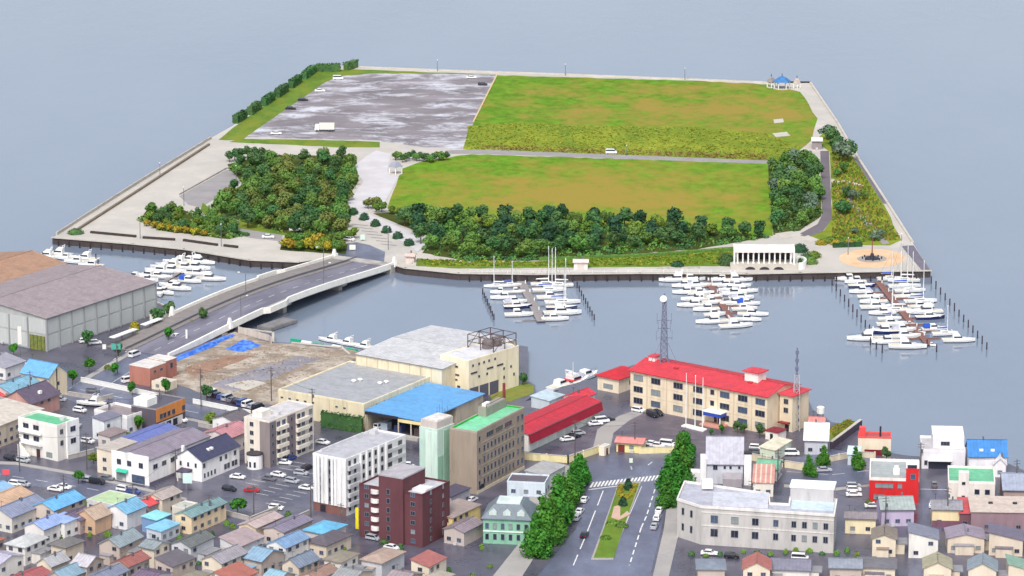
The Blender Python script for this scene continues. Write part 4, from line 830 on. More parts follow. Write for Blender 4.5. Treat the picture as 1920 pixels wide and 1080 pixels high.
# --- lower rows hidden by nothing: the town goes on towards the hill
FR = [((132, 170, 204), 'pale blue'), ((150, 150, 158), 'grey'), ((176, 160, 148), 'tan'), ((178, 104, 98), 'faded red'), ((140, 168, 154), 'grey green'), ((118, 110, 122), 'plum grey'), ((190, 188, 190), 'pale grey'), ((124, 134, 156), 'slate'), ((104, 100, 108), 'dark grey'), ((150, 128, 116), 'brown')]
FW = [(226, 222, 216), (214, 200, 182), (200, 202, 206), (222, 210, 190), (190, 176, 166)]
fr = random.Random(21)
def filler(x, y, th, wx, place):
    rc, cn = fr.choice(FR); k = fr.choice(('gy', 'gx', 'gy', 'hip', 'sy')); h = fr.uniform(3.6, 6); wi = fr.randrange(len(FW)); wn = ('white', 'beige', 'grey', 'cream', 'brown')[wi]
    if th < 70: A, B, C_ = (x-wx*.5, y-7), (x, y), (x+wx*.62, y-wx*.26)
    else: A, B, C_ = (x-wx, y-1), (x, y), (x+4, y-18)
    b = H('%s walled house with %s %s in the rows %s' % (wn, cn, {'gx': 'gable roof', 'gy': 'gable roof', 'hip': 'hip roof', 'sy': 'shed roof'}[k], place), A, B, C_, h, th, k, fr.uniform(1, 2), tuple(min(255, max(0, int(v*fr.uniform(.92, 1.06)))) for v in rc), FW[wi], 2 if h > 4.8 else 1,
      group='houses in the rows '+place)
    if fr.random() < .5: b.box('porch', -b.La*.8, -b.La*.3, -1.8, -.01, -.1, 2.5, wallm(FW[wi])); b.box('porch_roof', -b.La*.82, -b.La*.28, -2.0, -.01, 2.5, 2.7, roofm(rc))
    if fr.random() < .4 and k != 'sy': b.box('side_wing', .01, fr.uniform(2, 3), b.Lc*.3, b.Lc*.9, -.1, 2.8, wallm(FW[wi])); b.box('wing_roof', .01, 3.2, b.Lc*.28, b.Lc*.92, 2.8, 3.0, roofm((150, 150, 158)))
for row, y in enumerate((1024, 1058, 1092)):
    for i in range(11):
        x = -20+i*78+fr.uniform(-16, 16)+row*30
        if y < 1040 and 640 < x < 860: continue
        if x < 930: filler(x, y+fr.uniform(-6, 6), 58+fr.uniform(-3, 3), fr.uniform(46, 78), 'below the back street')
for row, y in enumerate((1040, 1068)):
    for i in range(8):
        x = 1330+i*84+fr.uniform(-14, 14)+row*26
        if y < 1060 and x < 1590: continue
        filler(x, y+fr.uniform(-4, 4)-(28 if y < 1060 and x > 1600 else 0), 85+fr.uniform(-4, 4), fr.uniform(44, 72), 'beside the concrete hall')
# ================================================================== bridge
br0 = Vector((-93.08, 1190.06, 0)); bth = RAD(61.04)
bridge = thing('road_bridge', 'cream parapet road bridge linking the town to the island', 'bridge', br0, bth)
def zd(s):
    t = min(1, max(0, (s+36)/142)); return 2.26+.2*t+2.7*math.sin(math.pi*t)**1.3
W_ = 24.5; S0, S1 = -36, 108; NS = 36
def strip(t0, t1, top, bot, s0=S0, s1=S1, off=None):
    mb = MB(); n = NS
    for i in range(n+1):
        s = s0+(s1-s0)*i/n; o_ = off(s) if off else 0
        mb.v += [(s, t0+o_, zd(s)+bot), (s, t1+o_, zd(s)+bot), (s, t1+o_, zd(s)+top), (s, t0+o_, zd(s)+top)]
    for i in range(n):
        a = i*4; b_ = a+4
        for k in range(4): mb.f.append((a+k, a+(k+1) % 4, b_+(k+1) % 4, b_+k))
    mb.f += [(3,2,1,0), tuple(n*4+k for k in range(4))]; mb.m = [0]*len(mb.f); return mb
M_PARA = mat('parapet_cream', (240, 237, 228), .7, .08, .5, col2=(220, 215, 204), sc2=.4, amt=.66)
strip(0, W_, 0, -1.3, -4, 106).build('deck', M_CONC, bridge)
strip(1.6, 14.5, .05, .02).build('carriageway', mat('bridge_asphalt', (112, 110, 124), .5, .2, .2, (.2, 1, 1), col2=(128, 126, 140), sc2=.2, amt=.55), bridge)
strip(14.6, W_-.3, .2, .02).build('footway', mat('brown_footway', (134, 128, 126), .8, .14, .4), bridge)
strip(.3, 1.5, .2, .02).build('footway', M_PAVE, bridge)
strip(16.6, 16.8, .9, .21).build('railing', M_GREYMETAL, bridge)
for t_ in (7.9,):
    for i in range(18): 
        s = S0+4+i*7.6; MB().bar((s, t_, zd(s)+.075), (s+3.6, t_, zd(s+3.6)+.075), .14, .03).build('lane_line', M_MARK, bridge)
def bul(c0, c1, d):
    def f(s):
        if s < c0-2 or s > c1+2: return 0
        if s < c0: return d*(s-c0+2)/2
        if s > c1: return d*(c1+2-s)/2
        return d
    return f
NS = 72
strip(-.5, .2, 1.15, -.9, S0, S1, bul(22, 33, -1.6)).build('parapet', M_PARA, bridge)
strip(W_-.2, W_+.5, 1.15, -.9, 2, S1, bul(58, 70, 1.6)).build('parapet', M_PARA, bridge)
for s in (38, 74): MB().box(s-1.1, s+1.1, 2.5, W_-2.5, -3, zd(s)-1.29).box(s-1.5, s+1.5, .8, W_-.8, zd(s)-2.2, zd(s)-1.295).build('pier', M_CONC, bridge)
MB().box(-5, -2, -.6, W_+.6, -3, 2.5).build('abutment', M_CONC, bridge); MB().box(103, 107, -.6, W_+.6, -3, 3).build('abutment', M_CONC, bridge)
for s, t_ in ((0, -.2), (106, -.2), (106, W_+.2), (3, W_+.2)):
    MB().add([(s-.9,t_-.9,zd(s)-.5),(s+.9,t_-.9,zd(s)-.5),(s+.9,t_+.9,zd(s)-.5),(s-.9,t_+.9,zd(s)-.5),(s-.35,t_-.35,zd(s)+3),(s+.35,t_-.35,zd(s)+3),(s+.35,t_+.35,zd(s)+3),(s-.35,t_+.35,zd(s)+3)],
             [(3,2,1,0),(4,5,6,7),(0,1,5,4),(1,2,6,5),(2,3,7,6),(3,0,4,7)]).build('end_pillar', M_WHITE, bridge)
def lamp(px, py, h, label, z0=G, arm=1.6, dirx=1, group=None, m=None, name='street_lamp'):
    t = thing(name, label, 'lamp', P(px, py, z0), 0, group); m = m or M_GREYMETAL
    MB().tube((0,0,-.1), (0,0,h), .14, .09, 6).build('pole', m, t)
    if arm: MB().bar((0,0,h), (dirx*arm,0,h+.3), .1).build('arm', m, t); MB().box(min(0, dirx)*.8+dirx*arm-.1, max(0, dirx)*.8+dirx*arm-.1, -.2, .2, h+.2, h+.4).build('lamp_head', M_WHITE, t)
    else: MB().tube((0,0,h), (0,0,h+.3), .1, .1, 6).dome((0,0,h+.25), .24, .24, .24, 8, 3).build('lamp_head', M_WHITE, t)
    return t
g = 'slim lamp posts on the island'
for x, y, h in ((263,447,8), (415,462,8), (443,345,7), (345,386,7), (820,134,5), (1060,142,5), (1284,150,5), (728,468,8), (1175,292,4), (300,330,5), (1690,470,6), (1590,478,6)):
    lamp(x, y, h, 'slim grey lamp post on the island paving or meadow edge', IS, 0, group=g)
for s, t_ in ((8, .6), (60, .6), (34, 15.5), (84, 15.5)):
    p = br0+Matrix.Rotation(bth, 3, 'Z') @ Vector((s, t_, 0)); t = lamp(0, 0, 8, 'grey arm lamp standing on the bridge footway', arm=1.8, dirx=1 if t_ < 5 else -1, group='bridge lamps'); t.location = (p.x, p.y, zd(s)+.1)

# blue tarpaulins and site sheets
M_TARP = mat('blue_tarp', (52, 104, 206), .5, .25, .6, col2=(110, 160, 226), sc2=.5, amt=.55, bump=.8, bscale=1.5)
def tarp(label, pts, h=.5, name='blue_tarp'):
    q = PS(pts, G+.05); c = sum(q, Vector())/len(q); t = MB(); q = [p-c for p in q]
    n = 5; vs = []; r = random.Random(int(pts[0][0]))
    for i in range(n+1):
        for j in range(n+1):
            u, v = i/n, j/n; p = (q[0]*(1-u)+q[1]*u)*(1-v)+(q[3]*(1-u)+q[2]*u)*v; e = 0 if i in (0, n) or j in (0, n) else 1
            vs.append((p.x, p.y, h*e*r.uniform(.5, 1.2)+.02))
    fs = [(i*(n+1)+j, (i+1)*(n+1)+j, (i+1)*(n+1)+j+1, i*(n+1)+j+1) for i in range(n) for j in range(n)]
    o = t.add(vs, fs).build(name, M_TARP); o.location = c; return tag(o, label, 'tarp')
tarp('long blue tarpaulin strip against the bridge approach wall', [(345, 664), (352, 669), (442, 629), (436, 626)], .8)
tarp('long light blue tarpaulin strip at the dirt lot edge', [(326, 671), (333, 677), (410, 646), (402, 641)], .7)
tarp('rumpled blue tarpaulin spread on the dirt lot', [(421, 655), (455, 660), (492, 647), (455, 638)], .7)
tarp('second blue tarpaulin sheet folded over rubble', [(440, 648), (462, 650), (478, 643), (456, 640)], 1.2)
wallrun('site_fence', 'pale corrugated site fence at the quay corner', [(447, 624), (505, 640), (509, 645)], 2.2, .12, wallm((196, 186, 178)), every=5)
rr = random.Random(5); rub = MB()
poly_r = [(340,690),(440,640),(500,650),(640,662),(590,698),(520,728),(420,735),(335,710)]
for i in range(420):
    x, y = rr.uniform(330, 650), rr.uniform(630, 745)
    if not inside(x, y, poly_r): continue
    p = P(x, y); s = rr.uniform(.15, .6)*(1.8 if rr.random() < .08 else 1); a = [Vector((rr.uniform(.5, 1)*math.cos(k*1.26)*s, rr.uniform(.5, 1)*math.sin(k*1.26)*s, 0)) for k in range(5)]
    rub.add([p+v for v in a]+[p+v*.5+Vector((0, 0, s*rr.uniform(.4, .9))) for v in a], [(0,1,6,5),(1,2,7,6),(2,3,8,7),(3,4,9,8),(4,0,5,9),(5,6,7,8,9)])
tag(rub.build('rubble', mat('rubble', (164, 148, 134), .9, .3, .4)), 'scattered rubble and stones on the dirt lot', kind='stuff')

# ================================================================== towers and masts
def lattice(root, h, w0, w1, m, n=9, r=.09):
    for i, (sx, sy) in enumerate(((1,1),(1,-1),(-1,-1),(-1,1))): MB().bar((sx*w0/2,sy*w0/2,0), (sx*w1/2,sy*w1/2,h), r*2).build('leg', m, root)
    mb = MB(); cs = [(1,1),(1,-1),(-1,-1),(-1,1)]
    for k in range(n):
        for i in range(4):
            def pt(c, q): w_ = (w0+(w1-w0)*q/n)/2; return (c[0]*w_, c[1]*w_, h*q/n)
            a, b_ = cs[i], cs[(i+1) % 4]; mb.bar(pt(a, k), pt(b_, k+1), r); mb.bar(pt(b_, k), pt(a, k+1), r); mb.bar(pt(a, k+1), pt(b_, k+1), r)
    return mb.build('lattice', m, root)
M_MAST = mat('mast_steel', (112, 118, 140), .5, .2, 1.5)
hqw = Matrix.Rotation(RAD(52.8-90), 4, 'Z')
p = HQ_root.location+hqw @ Vector((-HQ_La*.87, HQ_Lc*.5, 0)); t = thing('radio_mast', 'tall grey lattice radio mast on the red headquarters roof', 'mast', (p.x, p.y, G+12.9))
lattice(t, 19.5, 2.4, 1.0, M_MAST, 10, .12); MB().tube((0,0,19), (0,0,22), .25, .2, 8).build('top_pole', M_MAST, t)
o = MB().tube((0,0,0), (0,-.35,0), .2, 1.1, 14).build('dish', M_WHITE, t); o.location = (-.4, -.6, 20.6)
for z_, r_ in ((8, 2.4), (11, 1.9), (13.5, 2.2)):
    MB().bar((-r_,0,z_), (r_,0,z_), .14).bar((0,-r_,z_), (0,r_,z_), .14).bar((-r_,0,z_-1), (-r_,0,z_+2.4), .12).bar((r_,0,z_-1), (r_,0,z_+2.4), .12).build('antenna_arm', M_MAST, t)
for sx, sy in ((1, .3), (-1, .3), (.4, -1)): MB().bar((sx*4.5, sy*3, -.9), (sx*.6, sy*.6, 7.5), .1).build('guy_strut', M_MAST, t)
t = thing('radio_mast', 'slender lattice mast standing on the ground at the headquarters corner', 'mast', P(1492, 806))
lattice(t, 17, 2.2, 1.4, mat('mast_pale', (172, 172, 180), .5, .15, 1), 8, .12); MB().tube((0,0,17), (0,0,25.5), .3, .18, 8).build('top_pole', M_MAST, t)
for z_ in (18.5, 21, 23.5): MB().tube((0,0,z_), (0,0,z_+1.0), .5, .5, 8).build('antenna', M_MAST, t)
for i, x in enumerate((1286, 1303, 1317)):
    t = thing('flagpole', 'white flagpole on the plinth in the headquarters yard', 'flagpole', P(x, 800+i*2, G+.35), 0, 'flagpoles in the headquarters yard'); MB().tube((0,0,0), (0,0,16.5-i*.4), .16, .09, 8).build('pole', M_WHITE, t); MB().dome((0,0,16.5-i*.4), .18, .18, .2, 6, 2).build('finial', M_WHITE, t); MB().tube((0,0,0), (0,0,.4), .35, .3, 8).build('base', M_WHITE, t)
q = PS([(1277, 800), (1318, 810), (1326, 806), (1286, 796)]); tag(MB().prism(q, G-.1, G+.36).build('plinth', M_WHITE), 'low white plinth under the three flagpoles', 'plinth')
def pole(px, py, h, label, dx=1.0, group=None, tr=True):
    t = thing('utility_pole', label, 'pole', P(px, py), rnd.uniform(-.6, .6), group); m = mat('pole_grey', (96, 88, 88), .8, .15, 1)
    MB().tube((0,0,-.2), (0,0,h), .19, .13, 7).build('pole', m, t)
    for z_ in (h-.5, h-1.3): MB().bar((-dx,0,z_), (dx,0,z_), .12).build('cross_arm', m, t)
    if tr: MB().tube((.32,0,h-3), (.32,0,h-2), .28, .28, 8).build('transformer', M_GREYMETAL, t)
for x, y, h, l in ((377,762,12,'wooden utility pole behind the orange building'), (509,752,11,'wooden utility pole beside the cream hall'), (586,800,12,'utility pole in front of the cream hall hedge'), (220,700,11,'utility pole at the bridge crossing'),
                   (1078,868,13,'tall utility pole by the garage yard wall'), (1190,846,9,'utility pole beside the gatehouse roof'), (1408,985,13,'utility pole before the concrete hall'), (1458,905,10,'utility pole behind the pink striped roof'), (1776,985,11,'utility pole beside the cream and purple house'),
                   (163,880,11,'pale pole on the corner by the white shop'), (58,760,11,'utility pole beside the blue roofed storehouse'), (37,884,12,'utility pole in front of the three storey block'), (393,985,9,'utility pole by the teal roof'), (476,968,9,'utility pole at the car park edge'), (583,975,11,'utility pole beside the finned block'), (1726,880,8,'utility pole beside the white villa'), (1905,925,10,'utility pole at the right edge')):
    pole(x, y, h, l)

# overhead wires between the poles at the crossing
def wire(label, a, b_, n=8, sag=1.2):
    a = Vector(a); b_ = Vector(b_); mb = MB(); pr = None
    for i in range(n+1):
        t = i/n; p = a+(b_-a)*t-Vector((0, 0, sag*4*t*(1-t)))
        if pr is not None: mb.tube(pr, p, .035, .035, 4)
        pr = p
    return tag(mb.build('wire', M_DARK), label, 'wire')
def ptop(x, y, h): p = P(x, y); return (p.x, p.y, G+h-.4)
wire('overhead wire behind the orange building', ptop(377,762,12), ptop(509,752,11)); wire('overhead wire along the cream hall', ptop(509,752,11), ptop(586,800,12)); wire('overhead wire over the cross street', ptop(220,700,11), ptop(377,762,12))
wire('overhead wire over the white shop corner', ptop(163,880,11), ptop(37,884,12)); wire('overhead wire between the boulevard poles', ptop(1078,868,13), ptop(1190,846,9))

# ================================================================== island buildings
b = Bd('pergola_pavilion', 'white colonnaded pavilion with vaulted roof on the marina promenade', (1380, 472), (1486, 472), (1494, 458), 4.2, 89, 'pavilion', z0=IS+1.4)
La, Lc = b.La, 7
b.box('back_wall', -La+.5, -.5, Lc-1, Lc-.6, 0, 4.2, M_DARK)
for i in range(11):
    x = -La+.6+i*(La-1.2)/10; b.part('column', MB().box(x-.4, x+.4, -.4, .4, 0, .25).tube((x,0,.25), (x,0,3.7), .3, .26, 10).box(x-.4, x+.4, -.4, .4, 3.7, 4.0), M_WHITE)
b.part('roof', MB().ext([(-.8, 4.0), (Lc, 4.0), (Lc, 5.2), (Lc*.7, 5.7), (Lc*.3, 5.3), (-.8, 4.4)], 'x', -La-.5, .5), roofm((232, 226, 220)))
for x in (-La-.8, .3): b.part('end_fin', MB().ext([(-1.4, -.2), (Lc*.6, -.2), (Lc*.6, 6), (-.6, 5.2)], 'x', x, x+.5), M_WHITE)
b.box('terrace', -La-2, 2, -4, Lc, -1.6, -.02, M_CAP)
for i in range(3):
    x = -La*.75+i*La*.25; b.part('arch_niche', MB().add([(x-1.8,-4.05,-1.45)]+[(x+1.8*math.cos(RAD(a)), -4.05, -1.45+1.1*math.sin(RAD(a))) for a in range(180, -1, -20)], [tuple(range(11))]), M_DARK)
b.part('side_wall', MB().prism([(2.1+3*math.sin(RAD(a)), -3.8+11*(1-math.cos(RAD(a)))/2) for a in range(0, 181, 15)]+[(2.0+2.4*math.sin(RAD(a)), -3.8+11*(1-math.cos(RAD(a)))/2) for a in range(180, -1, -15)], -1.5, 1.2), M_WHITE)
def gazebo(px, py, r, label, col, hh=3, n=6):
    t = thing('gazebo', label, 'gazebo', P(px, py, IS))
    for i in range(n): a = 2*math.pi*i/n; MB().tube((r*.8*math.cos(a), r*.8*math.sin(a), 0), (r*.8*math.cos(a), r*.8*math.sin(a), hh), .2, .2, 6).build('post', M_WHITE, t)
    MB().add([(r*math.cos(2*math.pi*i/n), r*math.sin(2*math.pi*i/n), hh) for i in range(n)]+[(r*.45*math.cos(2*math.pi*i/n), r*.45*math.sin(2*math.pi*i/n), hh+1.7) for i in range(n)]+[(0,0,hh+2.5)],
             [tuple(range(n))[::-1]]+[(i, (i+1) % n, n+(i+1) % n, n+i) for i in range(n)]+[(n+i, n+(i+1) % n, 2*n) for i in range(n)]).build('roof', roofm(col), t)
    MB().tube((0,0,hh+2.3), (0,0,hh+3.6), .2, .08, 6).build('finial', M_DARK, t); MB().tube((0,0,0), (0,0,.25), r*.95, r*.95, n*2).build('floor', M_CAP, t); return t
gazebo(1466, 166, 4.2, 'blue roofed gazebo at the far corner of the island', (58, 120, 186), 3.2)
gazebo(1446, 164, 2.2, 'small grey pergola next to the blue gazebo', (150, 140, 140), 2.6, 4); gazebo(1494, 166, 1.8, 'small pale shelter right of the blue gazebo', (196, 180, 170), 2.4, 4)
gazebo(742, 326, 3.0, 'white shelter by the white path and dark shrubs', (150, 154, 170), 3, 4)
H2 = lambda label, A, B, C_, h, th, rc, wc: Bd('hut', label, A, B, C_, h, th, 'hut', z0=IS).gable('x', .6, wc, rc)
H2('small white roofed toilet hut at the top of the park road', (1523, 264), (1541, 265), (1545, 258), 3.4, 86, (232, 228, 226), (150, 138, 140))
H2('white kiosk box on the grass bank above the marina', (1076, 492), (1102, 492), (1104, 489), 2.6, 88, (226, 214, 208), (226, 218, 214)).door('F', .5, 2.4, 1.8, wallm((210, 196, 190)))
H2('small pink stone hut at the bridge head', (762, 480), (776, 481), (780, 477), 2.4, 80, (214, 190, 180), (214, 196, 186))
t = thing('monument', 'dark metal monument with pole in the centre of the round plaza', 'monument', P(1635, 485, IS+.08)); MB().tube((0,0,0), (0,0,.5), 2.6, 2.4, 20).build('basin', M_DARK, t); MB().tube((0,0,.5), (0,0,2), .9, .5, 12).build('pedestal', M_DARK, t); MB().tube((0,0,2), (0,0,7.5), .22, .12, 8).build('spire', mat('rust_pole', (130, 84, 72), .6, .2, 1), t)
for i in range(8): a = i*.785; MB().tube((3.4*math.cos(a), 3.4*math.sin(a), -.05), (3.4*math.cos(a), 3.4*math.sin(a), .8), .25, .25, 6).build('bollard', M_DARK, t)
# promenade wall with railing on the outer left side
wallrun('promenade_wall', 'low grey promenade wall along the western sea edge', [(106, 441), (250, 349), (396, 260)], .9, .5, M_CAP, M_CONC, z0=IS)
wallrun('bench_wall', 'low dark bench wall segments set back from the western sea edge', [(142, 434), (260, 358), (392, 272)], .7, .9, mat('bench_dark', (120, 110, 96), .8, .2, .5), None, z0=IS)
for i, (a, c) in enumerate((((170, 437), (255, 445)), ((268, 447), (328, 451)), ((344, 452), (408, 461)), ((420, 462), (446, 465)))):
    wallrun('bench_wall', 'long dark bench on the promenade facing the small harbour', [a, c], .8, .9, mat('bench_black', (62, 54, 52), .8, .2, .5), None, z0=IS, group='long benches on the promenade', cat='bench')
for i, (a, c) in enumerate((((1232, 504), (1256, 504)), ((1290, 503), (1312, 503)))): wallrun('bench_wall', 'short stone bench on the marina promenade', [a, c], .6, .7, M_CONC, None, z0=IS, group='stone benches by the marina', cat='bench')
rail = thing('quay_railing', 'white railing along the marina promenade edge', 'railing', P(1260, 512, IS)); q = [p-rail.location for p in PS([(880, 511), (1000, 513), (1200, 511), (1400, 512)], IS)]
for a, c in zip(q, q[1:]):
    for z_ in (.5, 1.0): MB().bar(a+Vector((0,0,z_)), c+Vector((0,0,z_)), .07).build('rail', M_WHITE, rail)
    n = int((c-a).length/4)
    for k in range(n): MB().box(-.06, .06, -.06, .06, 0, 1.05).build('post', M_WHITE, rail).location = a+(c-a)*(k/n)
# low planter kerb of the far field
wallrun('field_kerb', 'pale yellow kerb line between the gravel lot and the far meadow', [(932, 141), (888, 229)], .5, .6, mat('kerb_yellow', (206, 184, 140), .8, .1, .3), None, z0=IS)
wallrun('plaza_rail', 'low rail between the promenade and the grey asphalt bay', [(336, 366), (424, 317), (458, 310)], .6, .25, M_CONC, None, z0=IS)
# timber fender piles of the quay, near corner
g = 'fender piles on the island quay wall'
pm_ = MB().tube((0,0,-2), (0,0,2.1), .28, .28, 6).mesh('fender_pile', mat('wet_timber', (56, 48, 52), .8, .2, 1))
for i in range(40):
    x = 880+i*21.5; o = link('fender_pile', pm_, None, P(x, 514.6+(.6 if x < 1100 else 0), IS)-Vector((0, .45, IS))); tag(o, 'dark timber fender pile on the marina quay wall', 'pile', g)
for i in range(22):
    x = 110+i*20; y = 447+(x-98)*.089 if x < 345 else 468+(x-345)*.164; y = min(y, 491)
    o = link('fender_pile', pm_, None, P(x, y+.6, IS)-Vector((.1, .5, IS))); tag(o, 'dark timber fender pile on the small harbour quay wall', 'pile', 'fender piles in the small harbour')
# ================================================================== docks, piles and boats
M_PLANK = mat('dock_planks', (142, 136, 136), .8, .2, .6); M_PLANKR = mat('dock_planks_red', (128, 92, 84), .8, .25, .6)
def dock(label, a, c, w_, m):
    A = P(*a, .6); B = P(*c, .6); d = B-A; L_ = d.length; r = thing('floating_dock', label, 'dock', (A.x, A.y, 0), math.atan2(d.y, d.x))
    MB().box(0, L_, -w_/2+.1, w_/2-.1, -.4, .45).build('float', M_DARK, r)
    n = int(L_/3); me = MB().box(.04, L_/n-.04, -w_/2, w_/2, .45, .6).mesh('deck_panel', m)
    for i in range(n): link('deck_panel', me, r, (i*L_/n, 0, 0))
    for i in range(2, n, 3):
        for s in (-1, 1): MB().box(-.25, .25, min(s*w_/2, s*(w_/2+4.5)), max(s*w_/2, s*(w_/2+4.5)), .1, .5).build('finger', m, r).location = (i*L_/n, 0, 0)
    for i in range(1, n, 4): MB().box(-.2, .2, w_/2-.5, w_/2-.2, .6, 1.6).build('service_post', M_WHITE, r).location = (i*L_/n, 0, 0)
    return r
dock('grey floating pontoon dock with tall masted yachts', (977, 527), (1015, 602), 3.0, M_PLANK)
dock('reddish floating pontoon crowded with motor cruisers', (1328, 528), (1372, 598), 2.4, M_PLANKR)
dock('long reddish brown pontoon between two rows of mooring piles', (1646, 527), (1742, 646), 2.4, M_PLANKR)
dock('short pontoon among the boats of the small harbour', (352, 500), (300, 532), 1.8, M_PLANK)
o = MB().box(-7, 7, -3, 3, -.3, .7).box(-6.6, 6.6, -2.6, 2.6, .7, .85).build('work_barge', mat('barge', (128, 126, 128), .8, .2, .4)); o.location = P(520, 609, .5); o.rotation_euler.z = RAD(55); tag(o, 'flat grey work barge moored beside the bridge', 'barge')
PILE = MB().tube((0,0,-2), (0,0,2.6), .24, .22, 7).mesh('mooring_pile', mat('pile_dark', (66, 58, 66), .8, .2, 1))
def piles(a, c, n, where, h=1):
    for i in range(n):
        t = i/(n-1); p = P(a[0]+(c[0]-a[0])*t, a[1]+(c[1]-a[1])*t, 0); o = link('mooring_pile', PILE, None, p, 0, (1, 1, h*rnd.uniform(.9, 1.15))); tag(o, 'dark mooring pile in the row '+where, 'pile', 'mooring piles '+where)
piles((1560, 536), (1630, 624), 10, 'left of the long brown pontoon'); piles((1746, 532), (1850, 655), 13, 'right of the long brown pontoon')
piles((905, 552), (926, 600), 8, 'left of the grey pontoon', .8); piles((1082, 540), (1114, 600), 9, 'right of the grey pontoon', .8)
piles((1632, 648), (1654, 662), 3, 'off the end of the brown pontoon'); piles((1738, 650), (1756, 660), 2, 'at the pontoon tip'); piles((180, 490), (184, 500), 2, 'in the small harbour')

M_HULLW = mat('gelcoat', (238, 238, 236), .25, .03, .6, spec=.5); M_HULLB = mat('hull_navy', (34, 44, 96), .25, .1, .6, spec=.5); M_BOOT = mat('boot_stripe', (40, 42, 60), .4, .1, 1); M_BLUEC = mat('blue_canvas', (44, 86, 190), .7, .15, 1); M_GREYC = mat('grey_canvas', (176, 176, 190), .7, .15, 1)
M_TEAK = mat('boat_deck', (214, 206, 190), .6, .1, 1)
def hull_mesh(L_, W_, m, fr=.95, sheer=.45):
    xs = [-.5, -.45, -.25, 0, .2, .35, .45, .5]; bw = [.82, .9, 1, 1, .84, .52, .2, .02]; mb = MB(); secs = []
    for x, b_ in zip(xs, bw):
        zg = fr+sheer*max(0, x+.1)*1.6; y = b_*W_/2
        secs.append([(x*L_*(1 if x < .3 else 1), -y, zg), (x*L_*.985, -y*.86, .28), (x*L_*.96, -y*.45, -.35), (x*L_*.96, y*.45, -.35), (x*L_*.985, y*.86, .28), (x*L_, y, zg)])
    for s in secs: mb.v += s
    n = len(secs)
    for i in range(n-1):
        for k in range(5): mb.f.append((i*6+k, i*6+k+1, (i+1)*6+k+1, (i+1)*6+k)); mb.m.append(1 if k in (1, 2, 3) else 0)
        mb.f.append((i*6+5, i*6, (i+1)*6, (i+1)*6+5)); mb.m.append(2)
    mb.f += [tuple(range(6))[::-1], tuple((n-1)*6+k for k in range(6))]; mb.m += [0, 0]
    return mb.mesh('hull', [m, M_BOOT, M_HULLW])
def frus(mb, x0, x1, y, z0, z1, fx0=.1, fx1=.4, fy=.12, mi=0):
    return mb.add([(x0,-y,z0),(x1,-y,z0),(x1,y,z0),(x0,y,z0),(x0+fx0,-y+fy,z1),(x1-fx1,-y+fy,z1),(x1-fx1,y-fy,z1),(x0+fx0,y-fy,z1)], [(3,2,1,0),(4,5,6,7),(0,1,5,4),(1,2,6,5),(2,3,7,6),(3,0,4,7)], mi)
def motor_parts(L_, W_, hm, style):
    z = .95; P_ = [('hull', hull_mesh(L_, W_, hm))]
    P_.append(('foredeck', frus(MB(), L_*.02, L_*.36, W_*.33, z+.05, z+.55, .1, L_*.16, .25).mesh('foredeck', M_HULLW)))
    P_.append(('cabin', frus(MB(), -L_*.2, L_*.1, W_*.38, z, z+1.5, .1, L_*.07, .2).mesh('cabin', M_HULLW)))
    P_.append(('cabin_windows', frus(MB(), -L_*.17, L_*.095, W_*.385, z+.75, z+1.28, .06, L_*.035, .09).mesh('cabin_windows', M_GLASS)))
    P_.append(('cockpit', MB().box(-L_*.46, -L_*.22, -W_*.32, W_*.32, z+.02, z+.1).mesh('cockpit', M_TEAK)))
    if style == 'fly':
        P_.append(('flybridge', frus(MB(), -L_*.2, L_*.02, W_*.33, z+1.5, z+2.2, .05, .5, .1).mesh('flybridge', M_HULLW)))
        P_.append(('radar_arch', MB().bar((-L_*.18,-W_*.3,z+1.5), (-L_*.22,-W_*.28,z+3.1), .2).bar((-L_*.18,W_*.3,z+1.5), (-L_*.22,W_*.28,z+3.1), .2).bar((-L_*.22,-W_*.3,z+3.1), (-L_*.22,W_*.3,z+3.1), .25).mesh('radar_arch', M_HULLW)))
    elif style == 'canvas': P_.append(('canvas_top', frus(MB(), -L_*.44, -L_*.18, W_*.36, z+.4, z+1.6, .3, .05, .25).mesh('canvas_top', M_BLUEC)))
    elif style == 'grey': P_.append(('canvas_cover', frus(MB(), -L_*.46, L_*.15, W_*.4, z+.1, z+1.0, .5, 1.2, .5).mesh('canvas_cover', M_GREYC)))
    P_.append(('rail', MB().bar((L_*.1,-W_*.4,z+.75), (L_*.46,-.2,z+1.05), .06).bar((L_*.1,W_*.4,z+.75), (L_*.46,.2,z+1.05), .06).mesh('rail', M_GREYMETAL)))
    return P_
